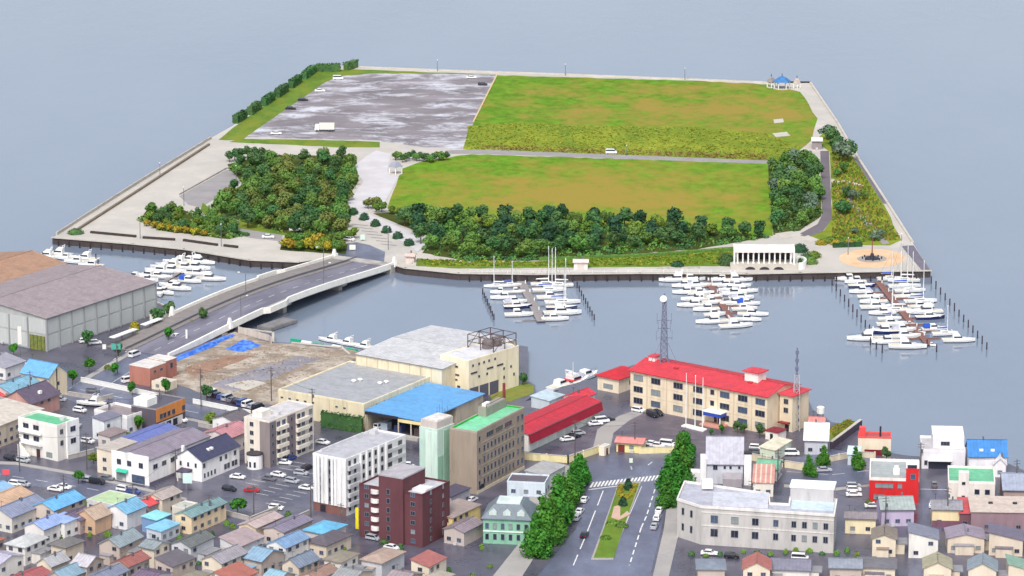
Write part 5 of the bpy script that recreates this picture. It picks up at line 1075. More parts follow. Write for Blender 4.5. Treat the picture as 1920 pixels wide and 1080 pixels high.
def sail_parts(L_, W_, hm, mast, cover):
    z = .95; P_ = [('hull', hull_mesh(L_, W_, hm, 1.0, .3))]
    P_.append(('coach_roof', frus(MB(), -L_*.18, L_*.22, W_*.27, z+.1, z+.62, .15, .9, .15).mesh('coach_roof', M_HULLW)))
    P_.append(('cabin_windows', frus(MB(), -L_*.14, L_*.12, W_*.275, z+.25, z+.48, .05, .2, .04).mesh('cabin_windows', M_GLASS)))
    P_.append(('cockpit', MB().box(-L_*.44, -L_*.2, -W_*.26, W_*.26, z+.05, z+.12).mesh('cockpit', M_TEAK)))
    P_.append(('mast', MB().tube((L_*.08,0,z), (L_*.08,0,z+mast), .17, .12, 6).bar((L_*.08,-.9,z+mast*.6), (L_*.08,.9,z+mast*.6), .08).mesh('mast', M_WHITE)))
    P_.append(('boom', MB().tube((L_*.07,0,z+1.5), (-L_*.34,0,z+1.45), .1, .08, 6).mesh('boom', M_WHITE)))
    P_.append(('sail_cover', MB().tube((L_*.07,0,z+1.72), (-L_*.32,0,z+1.6), .26, .16, 6).mesh('sail_cover', cover)))
    st = MB()
    for e in ((L_*.47,0,z+.3), (-L_*.48,0,z+.1), (L_*.02,W_*.45,z), (L_*.02,-W_*.45,z)): st.tube(e, (L_*.08,0,z+mast*.97), .025, .025, 4)
    P_.append(('rigging', st.mesh('rigging', M_GREYMETAL))); return P_
BT = {'fly': motor_parts(11.5, 3.8, M_HULLW, 'fly'), 'cruiser': motor_parts(9.5, 3.3, M_HULLW, 'plain'), 'small': motor_parts(7.2, 2.6, M_HULLW, 'plain'), 'canvas': motor_parts(9, 3.2, M_HULLW, 'canvas'), 'grey': motor_parts(8.4, 3, M_HULLW, 'grey'), 'navy': motor_parts(10, 3.4, M_HULLB, 'plain'),
      'sail': sail_parts(11, 3.5, M_HULLW, 13.5, M_HULLW), 'sailb': sail_parts(11.5, 3.6, M_HULLW, 14, M_BLUEC), 'sailn': sail_parts(11, 3.5, M_HULLB, 12, M_HULLW), 'sails': sail_parts(8.5, 2.9, M_HULLW, 9, M_BLUEC)}
BN = {'fly': 'white flybridge motor yacht', 'cruiser': 'white motor cruiser', 'small': 'small white motorboat', 'canvas': 'white motorboat with blue canvas top', 'grey': 'white motorboat under a grey cover', 'navy': 'motorboat with navy blue hull',
      'sail': 'white sailing yacht with tall mast', 'sailb': 'white sailing yacht with blue sail cover', 'sailn': 'navy hulled sailing yacht', 'sails': 'small sailing boat with blue sail cover'}
def boat(px, py, kind, hd, where, sc_=1, label=None):
    p = P(px, py, .5); p.z = 0; s_ = kind.startswith('sail')
    t = thing('sailing_yacht' if s_ else 'motor_boat', label or '%s %s' % (BN[kind], where), 'sailboat' if s_ else 'boat', p, RAD(hd), 'boats '+where); t.scale = (sc_*.98,)*3
    for nm, me in BT[kind]: link(nm, me, t)
    return t
wh = 'moored at the grey pontoon'
for x, y, k, hd, s in ((930,536,'sail',186,.8),(957,535,'sails',8,.95),(936,548,'small',184,.9),(969,547,'small',5,.85),(943,558,'cruiser',186,.95),(966,566,'grey',7,1),(971,575,'navy',6,1),(973,590,'cruiser',5,1.05),
                       (1024,533,'sail',4,1.0),(1046,535,'sail',184,1.0),(1030,544,'sailb',5,1.05),(1034,558,'cruiser',4,1.1),(1055,567,'sailb',6,1.1),(1053,577,'sailn',5,1.0),(1055,587,'fly',5,1.15),(1041,598,'cruiser',4,1.0)):
    boat(x, y, k, hd, wh, s)
wh = 'packed along the reddish pontoon'
for x, y, k, hd in ((1266,525,'fly',186),(1297,524,'cruiser',6),(1281,536,'grey',185),(1307,536,'cruiser',8),(1285,548,'cruiser',185),(1314,550,'cruiser',7),(1307,561,'fly',186),(1337,556,'small',6),(1299,572,'fly',184),(1336,567,'small',8),(1324,580,'cruiser',190),(1340,590,'small',10),(1335,603,'fly',190),
                    (1350,524,'cruiser',186),(1382,525,'fly',4),(1358,535,'cruiser',186),(1385,536,'cruiser',5),(1366,544,'small',184),(1396,546,'cruiser',5),(1374,551,'cruiser',186),(1390,559,'grey',8),(1376,569,'cruiser',186),(1402,570,'canvas',6),(1396,579,'cruiser',8),(1412,589,'fly',-6),(1403,599,'cruiser',-8),(1380,611,'fly',12)):
    boat(x, y, k, hd, wh, rnd.uniform(.92, 1.08))
wh = 'in the rows of the long brown pontoon'
for x, y, k, hd in ((1589,523,'cruiser',185),(1604,529,'small',185),(1616,536,'navy',4),(1614,547,'grey',185),(1632,556,'cruiser',5),(1638,566,'cruiser',186),(1645,576,'fly',4),(1654,587,'cruiser',186),(1668,598,'sails',6),(1672,608,'cruiser',4),(1655,622,'navy',184),(1694,619,'grey',8),(1622,635,'fly',182),(1661,641,'cruiser',186),(1698,631,'cruiser',6),(1702,650,'fly',-4),
                    (1668,523,'sails',4),(1694,526,'sail',184),(1696,537,'sailb',5),(1706,545,'sail',5),(1702,556,'cruiser',4),(1726,565,'sailb',6),(1727,575,'cruiser',5),(1733,585,'fly',186),(1744,595,'navy',5),(1752,617,'canvas',8),(1772,626,'sails',6),(1798,638,'fly',2),(1678,582,'sail',186)):
    boat(x, y, k, hd, wh, rnd.uniform(.95, 1.12))
for x, y, l in ((1748,646,'tiny white dinghy at the tip of the brown pontoon'), (1707,606,'tiny white dinghy beside the brown pontoon deck'), (1726,622,'round white tender tied to the brown pontoon')):
    boat(x, y, 'small', -20, '', .5, l)
wh = 'rafted in the small harbour'
for x, y, k, hd in ((251,520,'small',160),(276,518,'cruiser',165),(278,526,'small',-12),(298,519,'cruiser',-14),(299,508,'fly',165),(305,502,'cruiser',166),(321,499,'fly',164),(324,509,'cruiser',-14),(333,493,'fly',160),(349,503,'cruiser',-15),(352,489,'cruiser',162),(375,492,'fly',-18),(369,503,'cruiser',-15),(372,514,'cruiser',-14),(395,523,'fly',-10),(356,527,'canvas',-16),(322,536,'cruiser',160),(334,541,'cruiser',-18),(309,549,'small',-25),(299,551,'small',-80)):
    boat(x, y, k, hd, wh, rnd.uniform(.95, 1.1))
wh = 'behind the tan roofed warehouse'
for x, y, k, hd in ((85,481,'fly',170),(108,477,'fly',165),(143,491,'cruiser',168),(158,485,'fly',160),(170,498,'cruiser',170),(122,484,'small',168)): boat(x, y, k, hd, wh)
for x, y, l in ((620,638,'white cabin boat at the left of the green floats'), (650,644,'white cabin boat in the middle of the green floats'), (682,650,'white cabin boat beside the white hall and green floats')): boat(x, y, 'fly', 150, '', .85, l)
M_GREENF = paint((44, 168, 128))
for i, (x, y) in enumerate(((555,638),(575,642),(596,646),(632,650),(660,656))):
    o = MB().box(-2, 2, -.5, .5, -.2, .5).box(-1.8, 1.8, -.35, .35, .5, .65).build('green_float', M_GREENF if i % 2 == 0 else M_WHITE); o.location = P(x, y, .3); o.location.z = .1; o.rotation_euler.z = RAD(-32); tag(o, ('green' if i % 2 == 0 else 'white')+' floating boom section beside the dirt lot quay', 'float', 'floating boom sections')
# patrol boat
t = boat(1078, 717, 'fly', 50, '', 1.25, 'white patrol boat with red stripe moored behind the garages'); MB().box(-3.2, .4, -1.52, 1.52, 1.5, 1.75).build('red_stripe', paint((206, 40, 50)), t); MB().tube((-.8,0,2.9), (-.8,0,6), .08, .05, 6).build('mast', M_WHITE, t)
boat(1052, 724, 'cruiser', 50, '', 1.2, 'white launch moored astern of the patrol boat'); boat(1100, 707, 'grey', 48, '', 1.3, 'grey covered launch ahead of the patrol boat')

# ================================================================== cars
M_TYRE = mat('tyre', (36, 36, 40), .8, .1, 1); M_RIM = M_GREYMETAL
WHEEL = MB().tube((0,-.1,0), (0,.1,0), .32, .32, 10).mesh('wheel', M_TYRE); RIM = MB().tube((0,-.12,0), (0,.12,0), .18, .18, 8).mesh('rim', M_RIM)
CARS = {}
CD = {'sedan': (4.5, 1.7, [(-2.25,.3),(2.25,.3),(2.22,.72),(1.15,.9),(.55,1.4),(-1.05,1.42),(-1.75,.98),(-2.25,.9)], [(1.05,.92),(.52,1.36),(-1.02,1.38),(-1.62,.98)]),
      'wagon': (4.2, 1.68, [(-2.1,.3),(2.1,.3),(2.08,.8),(1.3,.98),(.7,1.5),(-1.75,1.52),(-2.08,.95)], [(1.2,1.0),(.66,1.45),(-1.7,1.47),(-1.95,1.0)]),
      'van': (4.6, 1.75, [(-2.3,.3),(2.3,.3),(2.28,.95),(1.75,1.2),(1.25,1.9),(-2.2,1.95),(-2.3,1.0)], [(1.7,1.2),(1.22,1.8),(-2.1,1.82),(-2.2,1.15)])}
CCOL = {'white': (240, 240, 240), 'silver': (176, 180, 186), 'black': (36, 36, 44), 'red': (176, 40, 44), 'blue': (60, 84, 150), 'grey': (110, 112, 120)}
def car_parts(kind, col):
    if (kind, col) not in CARS:
        L_, W_, pr, gl = CD[kind]; body = MB(); w2 = W_/2; n = len(pr)
        # body narrows above the waist
        vs = []
        for sgn in (-1, 1):
            for x, z_ in pr: vs.append((x, sgn*(w2 if z_ < 1.05 else w2-.16), z_))
        body.add(vs, [tuple(range(n)), tuple(range(n, 2*n))[::-1]]+[(i, n+i, n+(i+1) % n, (i+1) % n) for i in range(n)])
        g = MB(); m_ = len(gl); vs = []
        for sgn in (-1, 1):
            for x, z_ in gl: vs.append((x, sgn*((w2 if z_ < 1.22 else w2-.15)+.012), z_))
        g.add(vs, [tuple(range(m_)), tuple(range(m_, 2*m_))[::-1]])
        def lift(a, c, t0, t1):
            ax, az = a; cx_, cz = c; nx, nz = -(cz-az), cx_-ax; l_ = math.hypot(nx, nz) or 1; nx, nz = nx/l_*.02, nz/l_*.02
            if nz < 0: nx, nz = -nx, -nz
            p0 = (ax+(cx_-ax)*t0+nx, az+(cz-az)*t0+nz); p1 = (ax+(cx_-ax)*t1+nx, az+(cz-az)*t1+nz)
            g.add([(p0[0],-w2+.18,p0[1]),(p0[0],w2-.18,p0[1]),(p1[0],w2-.24,p1[1]),(p1[0],-w2+.24,p1[1])], [(0,1,2,3)])
        top = [i for i in range(n) if pr[i][1] > 1.3]; lift(pr[top[0]-1], pr[top[0]], .1, .92); lift(pr[top[-1]+1], pr[top[-1]], .12, .9)
        hl = MB().box(L_/2-.06, L_/2+.02, -.16, .16, .55, .72).mesh('headlight', M_GLASS3); tl = MB().box(-L_/2-.02, -L_/2+.06, -.12, .12, .62, .85).mesh('tail_light', paint((150, 20, 24)))
        CARS[(kind, col)] = (body.mesh('body', mat('car_'+col, CCOL[col], .22, .03, 1, spec=.6)), g.mesh('windows', M_GLASS, fix=False), hl, tl)
    return CARS[(kind, col)]
def car(px, py, hd, kind, col, label, group=None, z0=G):
    L_, W_ = CD[kind][:2]; bm_, gm, hl, tl = car_parts(kind, col); t = thing('van' if kind == 'van' else 'car', label, 'van' if kind == 'van' else 'car', P(px, py, z0+.02), RAD(hd), group)
    link('body', bm_, t); link('windows', gm, t)
    for x in (-L_*.3, L_*.3):
        for y in (-W_/2+.12, W_/2-.12): wv = link('wheel', WHEEL, t, (x, y, .32)); link('rim', RIM, wv)
    for y in (-W_/2+.25, W_/2-.25): link('headlight', hl, t, (0, y, 0)); link('tail_light', tl, t, (0, y, 0))
    return t
for a in ((518,955,-20,'wagon','white','white car driving across the wet car park lane'), (446,897,-20,'sedan','white','white car parked in front of the white church like house'), (472,922,-10,'sedan','red','red car in the middle of the car park'),
          (533,870,-15,'sedan','white','white car beside the apartment block corner'), (565,890,-20,'wagon','silver','silver car near the finned block'), (545,862,60,'wagon','blue','dark blue car in the shadow of the apartment block'), (576,880,60,'wagon','black','black car by the finned block entrance'),
          (120,916,-25,'sedan','white','white car at the kerb above the sky blue roof'), (104,920,-25,'sedan','white','white car behind another at the kerb above the sky blue roof'), (30,910,-22,'wagon','white','white car by the left edge houses'), (44,911,-22,'wagon','silver','silver car by the left edge houses'),
          (252,668,60,'van','white','white van driving on the bridge street'), (241,716,40,'van','white','white van beside the pink brick cottage'), (174,735,-5,'wagon','grey','grey car waiting on the cross street'),
          (331,633,60,'sedan','white','white car at the bridge approach under the street tree'), (349,624,60,'sedan','white','white car in front of another on the bridge approach'), (361,618,60,'wagon','silver','silver car by the round brown bush'), (160,642,20,'wagon','white','white car behind a street tree near the warehouse'), (178,645,20,'wagon','white','white car parked near the grey warehouse'),
          (20,862,-30,'wagon','black','black car parked in front of the three storey block'), (44,866,-30,'wagon','silver','silver car in front of the three storey block'), (112,752,-10,'wagon','silver','silver car beside the stone storehouse'),
          (1064,826,25,'sedan','white','white car parked by the red garage row'), (1075,821,25,'sedan','black','black car parked by the red garage row'), (1084,815,25,'wagon','silver','silver car parked by the red garage row'), (1116,797,20,'sedan','white','white car at the far end of the red garages'), (1128,792,20,'van','white','white van at the far end of the red garages'), (1139,789,20,'sedan','black','black car next to the white van at the garages'),
          (1197,772,-35,'wagon','white','white car at the headquarters wall corner'), (1223,781,-60,'van','black','black van parked at the headquarters front'), (1234,778,-60,'wagon','black','black car parked at the headquarters front'),
          (1222,835,-20,'sedan','white','white car inside the yellow boundary wall'), (1233,838,-20,'sedan','white','second white car inside the yellow boundary wall'), (1252,836,-20,'van','white','white van inside the yellow boundary wall'),
          (1236,960,78,'sedan','white','white car parked under the right boulevard trees'), (1232,974,78,'wagon','white','white car parked behind another on the right of the boulevard'), (1227,990,78,'sedan','silver','silver car at the near end of the boulevard row'), (1096,940,75,'sedan','white','white car at the left kerb of the boulevard'), (1087,962,75,'sedan','white','white car behind another at the left boulevard kerb'), (1082,974,75,'wagon','silver','silver car at the left boulevard kerb'),
          (1601,921,0,'wagon','white','white car parked beside the red block'), (1601,930,0,'sedan','white','white car in front of another beside the red block'), (1600,914,0,'wagon','silver','silver car behind two white cars beside the red block'), (1636,951,0,'sedan','white','white car below the red block corner'),
          (1418,842,-10,'wagon','white','white car behind the gambrel roof'), (1416,850,-10,'wagon','grey','grey car behind the gambrel roof'), (1484,853,0,'van','white','white van beside the long cream shed'), (1527,840,10,'wagon','white','white car beside the white roofed boat house'), (1500,798,30,'sedan','white','white car behind the radio mast'),
          (1295,862,80,'van','white','white van behind the gambrel house side'), (884,940,60,'sedan','white','white car at the foot of the green roofed offices'), (775,886,-10,'wagon','white','white car behind the maroon apartment block'), (762,878,-10,'van','white','white van behind the maroon apartment block'), (605,832,-30,'sedan','white','white car behind the finned block'), (560,832,-30,'sedan','silver','silver car by the apartment back'), (712,803,60,'van','white','white van under the blue roofed shed')):
    car(*a)
for a in ((700,1012,-30,'wagon','silver','silver car in the alley in front of the maroon apartments'), (735,1030,-30,'sedan','white','white car in the alley in front of the maroon apartments'), (890,1010,60,'van','white','white van parked beside the mint green villa'), (1330,1040,-10,'sedan','white','white car parked along the front of the concrete hall'), (1372,1046,-10,'wagon','black','black car parked along the front of the concrete hall'), (1430,1052,-10,'sedan','blue','blue car parked along the front of the concrete hall'),
          (1500,1050,-10,'van','white','white van parked along the front of the concrete hall'), (1545,884,5,'sedan','silver','silver car driving along the shore street'), (1748,950,80,'wagon','white','white car in the side street by the red block'), (1752,912,85,'sedan','grey','grey car in front of the white villa garage'), (200,900,-22,'sedan','grey','grey car driving on the back street'), (1096,1006,76,'sedan','black','black car driving up the left carriageway')):
    car(*a)
for i in range(10):
    x = 398+i*9.5; y = 741+i*2.9; car(x, y, 58, rnd.choice(('wagon', 'sedan', 'van')), ['white','black','blue','silver','grey','black','blue','white','silver','black'][i], ['white','black','blue','silver','grey','black','blue','white','silver','black'][i]+' car in the row at the dirt lot fence', 'cars in the row at the dirt lot fence')
for a in ((600,172,0,'sedan','white','white car parked on the far gravel lot'), (634,149,0,'van','white','white van at the far corner of the gravel lot'), (568,189,0,'sedan','black','black car on the gravel lot'), (545,205,0,'sedan','black','second black car nearer the promenade on the gravel lot'), (518,252,0,'sedan','white','white car at the near edge of the gravel lot'),
          (503,446,0,'sedan','white','white car on the grove lane'), (554,433,0,'sedan','white','white car half hidden by the yellow bushes'), (655,451,-20,'wagon','white','white car at the bridge head bushes'), (905,160,0,'wagon','black','black car beside the yellow kerb of the far meadow'), (1146,288,0,'van','white','white van on the path between the meadows'), (884,147,0,'sedan','white','white car at the far edge of the gravel lot')):
    car(*a, z0=IS+.06)
# lorry on the gravel lot, bus-like truck on the bridge street
def lorry(px, py, hd, label, z0, col=(226, 222, 212)):
    t = thing('lorry', label, 'truck', P(px, py, z0), RAD(hd)); MB().box(-4.2, 2, -1.2, 1.2, .9, 3.4).build('cargo_box', paint(col), t); frus(MB(), 2.15, 4, 1.15, .6, 2.9, .02, .35, .08).build('cab', M_WHITE, t); MB().add([(3.87,-.95,1.75),(3.87,.95,1.75),(3.66,.9,2.65),(3.66,-.9,2.65)], [(0,1,2,3)]).build('windscreen', M_GLASS, t); MB().box(-4.2, 3.8, -.9, .9, .5, .88).build('chassis', M_DARK, t)
    for x in (-3, -1.9, 3):
        for y in (-1.05, 1.05): o = link('wheel', WHEEL, t, (x, y, .48), 0, 1.5); link('rim', RIM, o)
lorry(608, 246, 180, 'white box lorry parked on the gravel lot', IS+.05); lorry(300, 603, 61, 'white box lorry at the kerb of the bridge approach', G+.05)

# ================================================================== road markings
cw = thing('crosswalk', 'white striped crosswalk across the boulevard', 'crosswalk', P(1172, 901, G+.045)); A = P(1110, 909, G+.045); B = P(1238, 895, G+.045); d = (B-A); n = 20
dv = (P(1180, 905)-P(1130, 990)).normalized()
me = None
for i in range(n):
    p = A+d*(i/(n-1))-cw.location; MB().bar(p-dv*2.6, p+dv*2.6, d.length/n*.52, .012).build('stripe', M_MARK, cw)
def line(label, pts, w_=.25, dash=0, gap=0, z0=G+.05, m=None):
    r = thing('road_line', label, 'road marking', P(*pts[0], z0)); q = [p-r.location for p in PS(pts, z0)]
    for a, b_ in zip(q, q[1:]):
        L_ = (b_-a).length; u = (b_-a).normalized(); s = 0
        while s < L_:
            e = min(L_, s+(dash or L_)); MB().bar(a+u*s, a+u*e, w_, .012).build('dash', m or M_MARK, r); s = e+gap+.001
    return r
line('white stop line before the crosswalk', [(1104, 918), (1160, 911)], .5); line('white lane line on the left carriageway', [(1131, 920), (1110, 974), (1100, 1000), (1075, 1060)], .3, 14, 5); line('dashed white line on the right carriageway', [(1232, 905), (1212, 968), (1202, 990), (1180, 1060)], .35, 4, 2.5)
line('white edge line beside the median', [(1203, 912), (1172, 985), (1150, 1040)], .18)
line('white turning arrow lines in the junction', [(1215, 872), (1223, 866)], .3); line('short white junction bar', [(1183, 874), (1184, 880)], .5); line('white lane line on the cross street', [(60, 712), (160, 732), (300, 760), (420, 784)], .2, 5, 5)
line('white lane line on the shore street', [(1475, 884), (1560, 890), (1630, 882)], .2, 4, 4); line('white kerb line before the villa garage', [(1726, 917), (1780, 918)], .4)
line('white lane line on the back street', [(-20, 886), (120, 908), (290, 938), (420, 966)], .2, 4, 4)
line('white edge line on the bridge street', [(170, 742), (232, 704), (290, 668)], .2); line('pale parking kerb line by the bridge street', [(120, 735), (250, 650), (330, 600)], .2, 6, 4)
for r_, (x, y) in enumerate(((470, 905), (488, 924), (508, 943))):
    r0 = thing('parking_bays', 'row of white parking bay lines, row %s of the car park' % ('nearest the church like house', 'in the middle', 'nearest the street tree')[r_], 'road marking', P(x, y, G+.04))
    for k in range(8):
        p = P(x+k*13-10, y-k*5.6, G+.04)-r0.location; u = Vector((math.cos(RAD(-32)), math.sin(RAD(-32)), 0)); MB().bar(p, p+u*4.6, .16, .012).build('bay_line', M_MARK, r0)
pb = thing('parking_bays', 'white parking bay stripes beside the round bushes on the island', 'road marking', P(690, 430, IS+.05))
for k in range(7): a = P(660+k*9, 420+k*6.2, IS+.06)-pb.location; c = P(690+k*9, 423+k*6.2, IS+.06)-pb.location; MB().bar(a, c, .5, .012).build('bay_line', M_DECK, pb)
# median
md = [(1160,905),(1203,903),(1172,985),(1150,1050),(1108,1050),(1132,985)]; q = PS(md, G); tag(MB().prism(q, G-.1, G+.2).build('median', [M_PAVE]), 'kerbed planted median of the boulevard', kind='structure')
q2 = [(x+(1160-x)*.10, y+(960-y)*.05) for x, y in md]; sheet('median_soil', q2, G+.26, M_LAWN, 'green planting bed on the median', thick=.2)
sheet('median_paving', [(1151,950),(1163,946),(1163,968),(1176,958),(1182,964),(1160,975),(1146,970)], G+.32, mat('pink_paving', (200, 168, 150), .8, .12, .5), 'pink paved rest spot on the median', thick=.1)
# ================================================================== vegetation
def folm(name, col, col2, r=.22): return mat('leaf_'+name, col, .7, .35, .9, col2=col2, sc2=.45, amt=.55, soft=.2, spec=.2, rnd_obj=r)
F_DARK = folm('dark', (78, 118, 66), (54, 90, 58)); F_MID = folm('mid', (102, 140, 64), (74, 112, 58)); F_LIGHT = folm('light', (112, 140, 54), (76, 112, 48)); F_YEL = folm('yellow', (166, 150, 46), (112, 122, 46)); F_AUT = folm('autumn', (116, 126, 66), (94, 116, 60), .12); F_STREET = folm('street', (70, 132, 44), (40, 96, 36), .15); F_GREY = folm('grey', (112, 134, 112), (74, 102, 80)); F_PINE = folm('pine', (54, 90, 62), (40, 70, 54))
def crown_mesh(seed, rx, rz, zc, n, leaf, m, shape='round', lobes=9):
    r = random.Random(seed); mb = MB(); L_ = []
    for k in range(lobes):
        while True:
            p = Vector((r.uniform(-1, 1), r.uniform(-1, 1), r.uniform(-1, 1)))
            if p.length < 1: break
        if shape == 'cone':
            hgt = (k+.5)/lobes; rad = ((1-hgt)*.95+.12)*r.uniform(.75, 1.2); a = k*2.4+r.uniform(-.6, .6); L_.append((Vector((rad*.45*math.cos(a)*rx, rad*.45*math.sin(a)*rx, zc-rz+2*rz*hgt)), max(.25, rad*.62)*rx))
        else: L_.append((Vector((p.x*rx*.62, p.y*rx*.62, zc+p.z*rz*.55)), r.uniform(.34, .56)*rx))
    for k, (c, q) in enumerate(L_):   # dim cores keep the crown from being see-through
        mb.dome(c-Vector((0, 0, q*.35)), q*.6, q*.6, q*.85*(rz/rx if shape != 'cone' else 1.1), 7, 3)
    tot = sum(q*q for _, q in L_)
    for c, q in L_:
        for i in range(int(n*q*q/tot)):
            d = Vector((r.gauss(0, 1), r.gauss(0, 1), r.gauss(.15, 1))).normalized(); p = c+Vector((d.x, d.y, d.z*(min(1.15, rz/rx) if shape != 'cone' else 1.15)))*q*r.uniform(.72, 1.08)
            nn = (d+Vector((r.uniform(-.9, .9), r.uniform(-.9, .9), r.uniform(-.6, .9)))).normalized(); x = nn.orthogonal().normalized(); y = nn.cross(x); a = r.uniform(0, 6.28); s = leaf*r.uniform(.6, 1.3)
            u = (x*math.cos(a)+y*math.sin(a))*s; v = (y*math.cos(a)-x*math.sin(a))*s*.65; mb.add([p-u, p-v*.9, p+u, p+v], [(0,1,2,3)])
    return mb.mesh('crown', m, fix=False)
def trunk_mesh(seed, h, r0, rx, zc):
    r = random.Random(seed); mb = MB(); mb.tube((0,0,-.2), (0,0,h*.55), r0, r0*.75, 7).tube((0,0,h*.55), (.1,0,h), r0*.75, r0*.35, 6)
    for k in range(4): a = k*1.6+r.random(); mb.tube((0,0,h*.5+k*h*.08), (rx*.5*math.cos(a), rx*.5*math.sin(a), zc+r.uniform(-.3, .6)), r0*.45, r0*.15, 5)
    return mb.mesh('trunk', M_TRUNK)
TP = {}
def tproto(key, m, h, rx, rz, n=620, leaf=.5, shape='round', nv=2, r0=.22, lobes=9):
    TP[key] = [(crown_mesh(hash(key) % 1000 if False else len(TP)*17+v, rx, rz, h-rz, n, leaf, m, shape, lobes), trunk_mesh(v+5, h-rz*.7, r0, rx, h-rz), rx) for v in range(nv)]
tproto('dark', F_DARK, 7.0, 3.3, 2.9, nv=3); tproto('mid', F_MID, 6.6, 3.4, 2.7, nv=3); tproto('light', F_LIGHT, 5.6, 3.0, 2.3, nv=2); tproto('autumn', F_AUT, 6.0, 3.2, 2.5, nv=2)
tproto('pine', F_PINE, 7.0, 3.1, 3.0, nv=3); tproto('yellow', F_YEL, 3.6, 2.2, 1.7, n=300, leaf=.45); tproto('greyt', F_GREY, 6.2, 3.4, 2.6, nv=2)
tproto('street', F_STREET, 9.8, 3.6, 4.4, n=1900, leaf=.42, shape='cone', nv=4, lobes=13); tproto('young', F_STREET, 5.0, 1.7, 1.9, n=380, leaf=.38, nv=2, r0=.12); tproto('tall', F_DARK, 8, 2.5, 3.4, n=600, leaf=.5, nv=2)
def tree(p, kind, label, rz=None, s=1, group=None, name='tree'):
    cm, tm, _ = rnd.choice(TP[kind]); t = thing(name, label, 'tree', p, rnd.uniform(0, 6.28) if rz is None else rz, group); t.scale = (s*rnd.uniform(.9, 1.1), s*rnd.uniform(.9, 1.1), s*rnd.uniform(.88, 1.12))
    link('crown', cm, t); link('trunk', tm, t); return t
KN = {'dark': 'dark green broadleaf tree', 'mid': 'green broadleaf tree', 'light': 'light green tree', 'autumn': 'olive brown tinged tree', 'pine': 'deep green dense round tree', 'yellow': 'yellow green shrub', 'greyt': 'grey green willow like tree'}
def grove(poly, d, kinds, where, seed, smin=.8, smax=1.15):
    r = random.Random(seed); q = PS(poly, IS); xs = [p.x for p in q]; ys = [p.y for p in q]; pq = [(p.x, p.y) for p in q]; pts = []; miss = 0
    while miss < 700:
        x, y = r.uniform(min(xs), max(xs)), r.uniform(min(ys), max(ys))
        if not inside(x, y, pq) or any((x-a)**2+((y-b_)*.72)**2 < d*d for a, b_ in pts): miss += 1; continue
        pts.append((x, y)); miss = 0
        u = (x*.06+y*.031+r.uniform(-.35, .35)) % 1; k = kinds[int(u*len(kinds))]
        tree((x, y, IS), k, '%s in the grove %s' % (KN[k], where), None, r.uniform(smin, smax), 'trees in the grove '+where)
    return len(pts)
grove([(436,318),(505,302),(580,306),(664,302),(668,345),(648,384),(640,400),(652,440),(610,452),(545,442),(460,428),(402,400),(400,392),(458,352)], 5.6, ['dark','mid','dark','autumn','mid','dark','mid','autumn'], 'near the bridge', 3)
grove([(272,418),(284,400),(335,396),(390,414),(462,440),(428,446),(310,432)], 4.2, ['dark','mid','dark','light','mid'], 'on the promenade', 4, .6, .8)
grove([(745,406),(800,410),(900,418),(1060,412),(1130,422),(1310,432),(1436,446),(1300,462),(1100,474),(960,486),(880,486),(800,474),(780,452)], 5.4, ['dark','mid','dark','pine','mid','light','dark','pine','mid'], 'along the marina', 5, .85, 1.2)
grove([(1448,322),(1482,306),(1530,308),(1536,400),(1505,426),(1460,436),(1450,380)], 5.2, ['dark','mid','dark','greyt','mid','dark'], 'at the meadow end', 6, .8, 1.1)
for x, y, k, s in ((1550,262,'greyt',1.1),(1562,272,'dark',1.1),(1580,304,'greyt',1.5),(1570,292,'dark',1.2),(1590,300,'dark',1.2),(1582,326,'mid',.7),(1570,333,'mid',.6),(1586,372,'dark',.8),(1600,378,'greyt',.8),(1618,375,'mid',.6),(1578,404,'dark',.9),(1590,402,'dark',.7),(1572,400,'mid',.7),(1604,440,'greyt',.5),(1650,448,'greyt',.7),(1640,452,'greyt',.6)):
    tree(P(x, y, IS), k, '%s on the planted verge by the outer promenade' % KN[k], None, s, 'trees on the planted verge')
for x, y, k, s in ((690,392,'autumn',.8),(703,390,'autumn',.9),(716,398,'mid',.7),(705,399,'light',.6),(735,402,'light',.6),(752,408,'mid',.6)): tree(P(x, y, IS), k, '%s beside the white path' % KN[k], None, s, 'trees beside the white path')
for i in range(16): x = 742+i*6.4; tree(P(x, 303+rnd.uniform(-5, 3), IS), rnd.choice(('dark', 'mid')), 'low dark shrub tree beside the white shelter', None, rnd.uniform(.45, .62), 'shrub trees beside the white shelter')
for x, y in ((430,304),(440,301),(452,299),(464,297),(478,296),(492,297)): tree(P(x, y, IS), 'dark', 'dark shrub tree at the top of the grey asphalt bay', None, .7, 'shrub trees at the asphalt bay')
for x, y, k in ((535,466,'yellow'),(548,468,'yellow'),(562,470,'light'),(575,466,'yellow'),(588,468,'yellow'),(602,471,'light'),(616,472,'yellow'),(630,474,'mid'),(545,456,'light'),(560,458,'mid'),(578,455,'light'),(597,458,'yellow'),(640,470,'light'),(650,450,'light'),(664,448,'light'),(640,455,'mid'),(625,460,'mid'),(610,462,'light')):
    tree(P(x, y, IS), k, '%s in the bed at the bridge head' % KN[k], None, .75 if k != 'yellow' else 1.15, 'shrubs in the bed at the bridge head')
for x, y in ((275,424),(288,428),(302,432),(318,434),(334,437),(350,438),(366,441),(382,443)): tree(P(x, y, IS), rnd.choice(('yellow', 'yellow', 'light')), 'yellow green shrub edging the promenade grove', None, .8, 'shrubs edging the promenade grove')
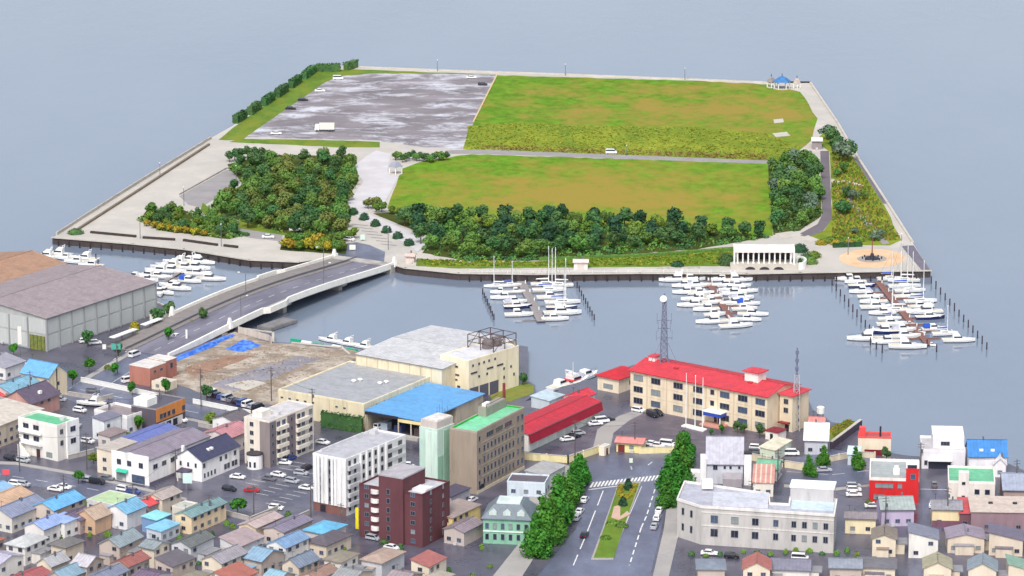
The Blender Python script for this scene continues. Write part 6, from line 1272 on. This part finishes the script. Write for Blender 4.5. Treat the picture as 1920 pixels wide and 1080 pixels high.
# clipped hedges and round bushes
def hedge(label, pts, h, w_, m, z0=IS, n_per=26, leaf=.4, name='hedge', group=None):
    q = PS(pts, z0); c0 = q[0]; r = random.Random(int(pts[0][0]*3+pts[0][1])); t = thing(name, label, 'hedge', c0, 0, group); mb = MB()
    for a, b_ in zip(q, q[1:]):
        a = a-c0; b_ = b_-c0; L_ = (b_-a).length; u = (b_-a).normalized(); s = Vector((-u.y, u.x, 0)); mb.bar(a+Vector((0,0,h*.46)), b_+Vector((0,0,h*.46)), w_*.86, h*.9)
        for i in range(int(n_per*L_*(h+w_)/4)):
            k = r.random(); al = r.uniform(0, L_)
            if k < .4: p = a+u*al+s*r.uniform(-.5, .5)*w_+Vector((0,0,h*r.uniform(.9, 1.05))); nn = Vector((0,0,1))
            elif k < .9: sg = r.choice((-1, 1)); p = a+u*al+s*sg*w_*r.uniform(.42, .52)+Vector((0,0,r.uniform(.05, 1)*h)); nn = s*sg
            else: e = r.choice((0, L_)); p = a+u*e+s*r.uniform(-.5, .5)*w_+Vector((0,0,r.uniform(.05, 1)*h)); nn = u*(1 if e else -1)
            nn = (nn+Vector((r.uniform(-.8, .8), r.uniform(-.8, .8), r.uniform(-.5, .8)))).normalized(); x = nn.orthogonal().normalized()*leaf*r.uniform(.6, 1.2); y = nn.cross(x)*.7; mb.add([p-x, p-y, p+x, p+y], [(0,1,2,3)])
    mb.build('foliage', m, t, fix=False); st = MB()
    for a in q[:1]+q[-1:]: st.tube(a-c0-Vector((0,0,.1)), a-c0+Vector((0,0,h*.6)), .12, .06, 5)
    st.build('stem', M_TRUNK, t); return t
for a, c in (((441,232),(459,221)),((468,216),(486,204)),((494,199),(512,187)),((520,183),(537,171)),((545,166),(562,154)),((570,149),(588,136)),((593,134),(638,134)),((648,132),(668,126))):
    hedge('tall clipped dark hedge block along the island edge', [a, c], 3.6, 2.6, F_DARK, group='clipped hedge blocks on the island edge', leaf=.5, n_per=14)
def bush(px, py, rx, h, m, label, z0=IS, group=None, n=260, leaf=.35, name='bush', ry=None):
    p = P(px, py, z0); r = random.Random(int(px*5+py)); ry = ry or rx; mb = MB(); mb.dome((0,0,0), rx*.85, ry*.85, h*.9, 10, 4)
    for i in range(n):
        d = Vector((r.gauss(0, 1), r.gauss(0, 1), abs(r.gauss(0, 1)))).normalized(); q = Vector((d.x*rx, d.y*ry, d.z*h))*r.uniform(.82, 1.06); nn = (d+Vector((r.uniform(-.8, .8), r.uniform(-.8, .8), r.uniform(-.4, .8)))).normalized(); x = nn.orthogonal().normalized()*leaf*r.uniform(.6, 1.3); y = nn.cross(x)*.7; mb.add([q-x, q-y, q+x, q+y], [(0,1,2,3)])
    t = thing(name, label, 'bush', p, 0, group); mb.build('foliage', m, t, fix=False); MB().tube((0,0,-.1), (0,0,h*.5), .12, .08, 5).build('stem', M_TRUNK, t); return t
for x, y in ((662,402),(683,412),(704,424),(725,436),(746,447),(767,460)): bush(x, y, 2.0, 2.6, F_PINE, 'round clipped dark bush in the row beside the white walk', group='round clipped bushes in a row')
bush(142,438,3.0,1.9,F_DARK,'dark mound bush on the promenade corner'); bush(1270,499,2.3,1.8,F_PINE,'dark round bush on the marina promenade'); bush(1362,496,3.2,4.4,F_DARK,'big dark round bush left of the colonnade',n=420); bush(1510,492,3.2,3.2,F_DARK,'dark bush right of the colonnade'); bush(1500,472,3,3,F_PINE,'dark pine bush behind the colonnade end'); bush(1525,482,3,2.2,F_LIGHT,'light green bush beside the colonnade'); bush(1520,494,2.6,2.6,F_MID,'green bush at the colonnade corner')
for i in range(9): bush(1540+i*9, 458-(i % 3)*3, 2.2, 1.8, F_LIGHT if i % 3 else F_YEL, 'rounded shrub in the bed behind the round plaza', group='shrubs behind the round plaza')
hedge('dark low hedge behind the round plaza', [(1562,464),(1616,462)], 1.6, 1.6, F_PINE, n_per=14); hedge('long low hedge on the grass bank', [(1010,488),(1200,481),(1372,470)], 1.0, 1.4, F_MID, n_per=5); hedge('ivy hedge at the foot of the cream hall', [(604,800),(640,806),(680,812)], 5.0, 1.6, F_DARK, z0=G, n_per=14)
hedge('low shrub border along the grove lane', [(400,428),(465,443)], 1.2, 1.6, F_DARK, n_per=12)
# reeds of the rough band and tufts in the meadows
def tufts(name, label, poly, n, hmin, hmax, mats, seed, z0=IS+.08, w_=.5):
    r = random.Random(seed); xs = [p[0] for p in poly]; ys = [p[1] for p in poly]; mb = MB(); k = 0
    while k < n:
        x, y = r.uniform(min(xs), max(xs)), r.uniform(min(ys), max(ys))
        if not inside(x, y, poly): continue
        k += 1; p = P(x, y, z0); mi = r.randrange(len(mats))
        for j in range(3):
            a = r.uniform(0, 3.14); d = Vector((math.cos(a), math.sin(a), 0))*w_*r.uniform(.6, 1.4); h = r.uniform(hmin, hmax); l_ = Vector((r.uniform(-.3, .3), r.uniform(-.3, .3), h)); mb.add([p-d, p+d, p+d*.55+l_, p-d*.7+l_*.9], [(0,1,2,3)], mi)
    return tag(mb.build(name, mats, fix=False), label, kind='stuff')
T1 = mat('reed_yellow', (150, 148, 60), .9, .3, .15, space='World', spec=.1); T2 = mat('reed_green', (112, 136, 50), .9, .3, .15, space='World', spec=.1); T3 = mat('reed_brown', (140, 120, 74), .9, .3, .15, space='World', spec=.1); T4 = mat('tuft_green', (100, 134, 40), .9, .25, .15, space='World', spec=.1)
tufts('tall_grass', 'tall rough grass growing between the two meadows', [(878,236),(960,230),(1100,236),(1300,238),(1440,252),(1498,276),(1478,298),(1440,300),(900,281),(868,278)], 2600, .12, .35, [T1, T2], 11)
tufts('tall_grass', 'brown dead grass along the path between the meadows', [(905,272),(1440,290),(1440,300),(905,280)], 500, .25, .6, [T3], 12)
tufts('weeds', 'weedy plants on the planted verge', [(1560,262),(1606,308),(1650,380),(1688,450),(1560,455),(1562,400)], 1600, .3, 1.1, [T2, T1, F_LIGHT, T3], 15, w_=.4)
tufts('bank_grass', 'long grass on the bank above the marina', [(785,486),(1000,492),(1300,470),(1378,464),(1378,496),(1000,500),(800,498)], 2200, .15, .5, [T4, T2, T1], 16)
tufts('lot_weeds', 'dry weeds at the edges of the dirt lot', [(340,690),(440,640),(560,650),(660,668),(590,700),(520,738),(410,735)], 220, .06, .2, [mat('weed_dry', (146, 132, 100), .9, .2, .2, space='World')], 17, z0=G+.05, w_=.3)
tufts('verge_grass', 'long grass on the sea wall verge', [(1556,806),(1590,789),(1608,796),(1570,830)], 500, .3, .9, [T4, T1, T3], 18, z0=G+.04, w_=.4)
# undergrowth under the groves
def under(label, poly, n, seed):
    r = random.Random(seed); xs = [p[0] for p in poly]; ys = [p[1] for p in poly]; mb = MB(); k = 0
    while k < n:
        x, y = r.uniform(min(xs), max(xs)), r.uniform(min(ys), max(ys))
        if not inside(x, y, poly): continue
        k += 1; c = P(x, y, IS); q = r.uniform(.8, 1.8); mi = r.choice((0, 0, 1, 1, 2))
        for i in range(26):
            d = Vector((r.gauss(0, 1), r.gauss(0, 1), abs(r.gauss(0, .8)))).normalized(); p = c+d*q; nn = (d+Vector((r.uniform(-.8, .8), r.uniform(-.8, .8), .3))).normalized(); u = nn.orthogonal().normalized()*r.uniform(.3, .6); v = nn.cross(u)*.7; mb.add([p-u, p-v, p+u, p+v], [(0,1,2,3)], mi)
    return tag(mb.build('undergrowth', [F_DARK, F_MID, F_LIGHT], fix=False), label, kind='stuff')
under('dense shrub undergrowth below the grove near the bridge', [(430,312),(500,296),(664,296),(668,345),(648,384),(640,400),(652,440),(640,456),(545,440),(400,404),(396,388),(458,350)], 420, 1)
under('dense shrub undergrowth below the tree belt along the marina', [(735,402),(900,412),(1060,410),(1310,430),(1442,446),(1300,466),(1000,489),(880,491),(792,474),(808,448)], 600, 2)
under('shrub undergrowth below the grove at the meadow end', [(1442,314),(1480,302),(1534,304),(1538,404),(1500,432),(1452,440)], 160, 3)
under('shrub undergrowth below the promenade grove', [(264,414),(278,396),(332,392),(390,410),(464,440),(430,447),(300,432)], 130, 4)
# street trees
g = 'trees on the left side of the boulevard'
for x, y, s in ((1094,904,.8),(1082,912,1.0),(1092,896,.7),(1074,930,1),(1064,950,1.05),(1054,968,1.05),(1044,986,1.1),(1034,1004,1.1),(1020,1024,1.1),(1006,1046,1.1)): tree(P(x+rnd.uniform(-2, 2), y), 'street', 'bright green pointed street tree on the left side of the boulevard', None, s*rnd.uniform(.85, 1.2), g, 'street_tree')
g = 'trees on the right side of the boulevard'
for x, y, s in ((1288,856,.8),(1282,872,.9),(1274,888,1.0),(1266,908,1.0),(1256,928,1.05),(1252,950,1.0)): tree(P(x+rnd.uniform(-2, 2), y), 'street', 'bright green pointed street tree on the right side of the boulevard', None, s*rnd.uniform(.85, 1.2), g, 'street_tree')
for x, y, k, s, l in ((296,608,'tall',.9,'dark green street tree at the bridge approach'),(317,600,'tall',.9,'second dark green street tree at the bridge approach'),(379,608,'tall',.8,'dark green tree beside the bridge parapet'),(316,642,'young',1,'small street tree near the parked white cars'),(222,668,'tall',.75,'dark street tree with green sign behind it'),(165,650,'tall',.8,'street tree in front of the grey warehouse wall'),(167,700,'young',1.1,'slender street tree on the crossing island'),(136,722,'young',1.1,'street tree beside the stone storehouse'),(26,668,'young',.9,'low street tree at the warehouse front'),
                      (216,705,'young',1,'street tree next to the utility pole at the crossing'),(248,742,'young',.9,'small tree behind the white street wall'),(310,740,'young',1,'light green tree by the low cream hut'),(388,748,'tall',.7,'dark tree beside the utility pole on the cross street'),(260,812,'young',1.1,'tree behind the white small house'),(147,908,'young',1.0,'round street tree on the back street'),(446,968,'young',1.3,'full green street tree by the car park'),(395,800,'light',.8,'yellow green garden tree beside the orange building'),(412,804,'light',.7,'second garden tree beside the orange building'),(176,870,'light',.6,'thin yellow green tree by the beige annex'),
                      (1516,892,'street',.62,'dark green conical tree on the shore street'),(1545,872,'street',.62,'second dark green conical tree nearer the white boat house'),(1610,880,'street',.58,'dark tree left of the red block'),(1604,872,'street',.55,'dark tree by the pale lean to'),(1662,866,'tall',.6,'small dark tree behind the red block'),(1352,814,'young',.6,'small round tree in the headquarters yard'),(1383,812,'dark',.55,'dark round tree at the headquarters front'),(1396,814,'dark',.55,'second dark round tree at the headquarters front'),(1424,822,'dark',.6,'dark round tree near the headquarters corner'),(240,826,'light',.5,'shrubby tree behind the beige annex'),(1334,818,'young',.5,'low garden tree behind the grey roof'),(980,722,'dark',.6,'dark tree on the grass verge of the office block'),(1630,950,'light',.4,'low shrub tree below the red block')):
    tree(P(x, y), k, l, None, s, name='street_tree')
bush(253,618,1.7,2.8,F_YEL,'round golden bush on the bridge approach',z0=G); bush(358,612,1.8,2.2,F_AUT,'round reddish brown bush on the bridge approach',z0=G); bush(202,692,1.2,1.4,F_AUT,'small brown bush on the crossing island',z0=G);
# median planting
for i, (x, y) in enumerate(((1164,914),(1162,922),(1166,930),(1190,912),(1186,922),(1180,931),(1174,934))): bush(x, y, 1.0, 1.0, F_YEL, 'yellow flowering shrub on the median head', z0=G+.2, group='yellow shrubs on the median', n=120, leaf=.25)
bush(1178,918,1.2,3.2,F_PINE,'dark clipped bush at the median head',z0=G+.2); bush(1168,948,1.2,2.6,F_PINE,'dark clipped bush in the median middle',z0=G+.2); bush(1150,984,2.0,1.0,F_LIGHT,'low green shrub bed on the near median',z0=G+.2); bush(1164,986,2.0,.9,F_MID,'second low green shrub bed on the near median',z0=G+.2); bush(1136,1010,1.6,.8,F_LIGHT,'low shrub at the median tail',z0=G+.2)
# small street furniture
def sign(px, py, h, w_, hh, col, label, z0=G):
    t = thing('street_sign', label, 'sign', P(px, py, z0), 0); MB().tube((0,0,-.1), (0,0,h), .09, .09, 6).build('post', M_GREYMETAL, t); MB().box(-w_/2, w_/2, -.14, -.09, h-hh, h).build('sign_plate', paint(col), t); return t
sign(218, 672, 5, 3, 2, (80, 170, 150), 'green road sign at the bridge crossing'); sign(196, 668, 4, 1.2, 1.6, (230, 230, 226), 'white notice board by the warehouse'); sign(38, 668, 10, 1.2, 6, (230, 226, 220), 'tall white banner sign in front of the grey warehouse'); sign(352, 925, 6, 2.6, 3, (206, 232, 226), 'pale mint sign tower at the car park entrance'); sign(12, 905, 4, 2, 1.6, (230, 90, 100), 'red shop sign at the left edge of the back street'); sign(1183, 880, 3.4, 1, 1.4, (220, 230, 210), 'white sign post in the junction'); sign(661, 470, 2.2, 2.2, 1.8, (236, 232, 220), 'white notice board at the bridge head', IS); sign(680, 452, 2.4, 1.6, 1.8, (200, 226, 216), 'pale sign at the island car park', IS)
sign(598, 905, 4.5, 1.4, 1.4, (224, 70, 66), 'red sign beside the finned block'); sign(350, 640, 4, .6, 3.2, (232, 232, 230), 'narrow white sign post by the bridge street')
def canopy(px, py, hd, L_, label):
    t = thing('bus_shelter', label, 'shelter', P(px, py), RAD(hd)); MB().box(-L_/2, L_/2, -1.1, 1.1, 2.6, 2.85).build('roof', M_WHITE, t)
    for x in (-L_/2+.4, 0, L_/2-.4): MB().box(x-.1, x+.1, .6, .8, -.1, 2.6).build('post', M_GREYMETAL, t)
canopy(232, 640, 60, 13, 'long white shelter roof on the bridge street'); canopy(285, 618, 60, 10, 'second white shelter roof nearer the bridge')

# shrubs in the gardens of the lower rows
gr_ = random.Random(44)
for i in range(46):
    x, y = gr_.uniform(-10, 940), gr_.uniform(1004, 1100)
    bush(x, y, gr_.uniform(.6, 1.3), gr_.uniform(.8, 2.0), gr_.choice((F_MID, F_DARK, F_LIGHT)), 'garden shrub between the houses below the back street', z0=G, group='garden shrubs below the back street', n=70, leaf=.28)
for x, y in ((232,972),(318,985),(425,985),(20,940),(160,945),(260,965),(540,968),(436,990)): bush(x, y, 1.0, 1.6, F_MID, 'garden shrub among the small houses by the back street', z0=G, group='garden shrubs by the back street', n=80, leaf=.28)
for i in range(14): bush(1300+i*24+gr_.uniform(-6, 6), 1038+gr_.uniform(-4, 6), gr_.uniform(.6, 1.1), gr_.uniform(.7, 1.4), gr_.choice((F_MID, F_DARK, F_LIGHT)), 'low shrub in front of the concrete hall', z0=G, group='shrubs in front of the concrete hall', n=70, leaf=.26)
# boat stored on land
t = boat(172, 762, 'fly', 170, '', .85, 'white motorboat stored on a trailer beside the stone storehouse'); t.location = P(172, 762); t.location.z = G+.55
for x in (-2, 2): MB().box(x-.15, x+.15, -1.4, 1.4, -.65, -.3).build('trailer_beam', M_GREYMETAL, t)

# street clutter of the lower town: garden walls, more poles and wires
for l, pts in (('low block wall before the sky blue roofed house', [(70, 962), (104, 972), (128, 962)]), ('low block wall beside the teal roofed cream house', [(330, 985), (362, 992), (400, 974)]), ('low block wall behind the church like house car park', [(420, 965), (470, 978), (520, 958)]), ('grey block wall along the finned block forecourt', [(520, 992), (580, 965)]),
               ('low wall between the three storey block and the beige annex', [(128, 862), (176, 850)]), ('white block wall behind the stone storehouse yard', [(128, 742), (190, 752), (212, 746)]), ('grey block wall beside the dusty pink roof', [(372, 800), (402, 806)])):
    wallrun('block_wall', l, pts, 1.3, .22, wallm((176, 172, 170)), M_CAP)
pl = [(250, 965, 9, 'utility pole between the light blue gable and the red roof'), (120, 948, 9, 'utility pole behind the sky blue roof'), (330, 905, 10, 'utility pole at the white shop side street'), (300, 790, 10, 'utility pole before the orange building'), (205, 800, 9, 'utility pole behind the white small house'), (640, 1010, 10, 'utility pole below the finned block'), (1560, 985, 10, 'utility pole at the concrete hall corner'), (1660, 990, 9, 'utility pole before the lilac house')]
for a in pl: pole(*a)
for (a, b2), l in (((0, 1), 'the small roofs by the back street'), ((0, 2), 'the car park entrance'), ((3, 4), 'the yard of the orange building'), ((6, 7), 'the lilac house')): wire('overhead wire across '+l, ptop(*pl[a][:3]), ptop(*pl[b2][:3]))
g = 'cars parked along the back street'
for x, y, c in ((165, 903, 'silver'), (182, 907, 'black'), (232, 920, 'white'), (250, 925, 'blue'), (310, 941, 'white')): car(x, y, -24, rnd.choice(('wagon', 'sedan', 'van')), c, '%s car parked along the kerb of the back street' % c, g)
g = 'cars parked in the car park bays'
for x, y, c in ((505, 900, 'grey'), (522, 893, 'white'), (548, 905, 'silver'), (430, 920, 'black'), (575, 918, 'white')): car(x, y, -30, rnd.choice(('wagon', 'sedan')), c, '%s car standing in a bay of the wet car park' % c, g)
for x, y, c, l in ((150, 772, 'white', 'white car in the yard by the boat trailer'), (205, 762, 'blue', 'blue car behind the flat brown roof'), (140, 800, 'silver', 'silver car behind the three storey block'), (340, 790, 'white', 'white car in front of the orange building'), (165, 830, 'white', 'white car beside the small white house')): car(x, y, rnd.uniform(-40, 60), 'wagon', c, l)
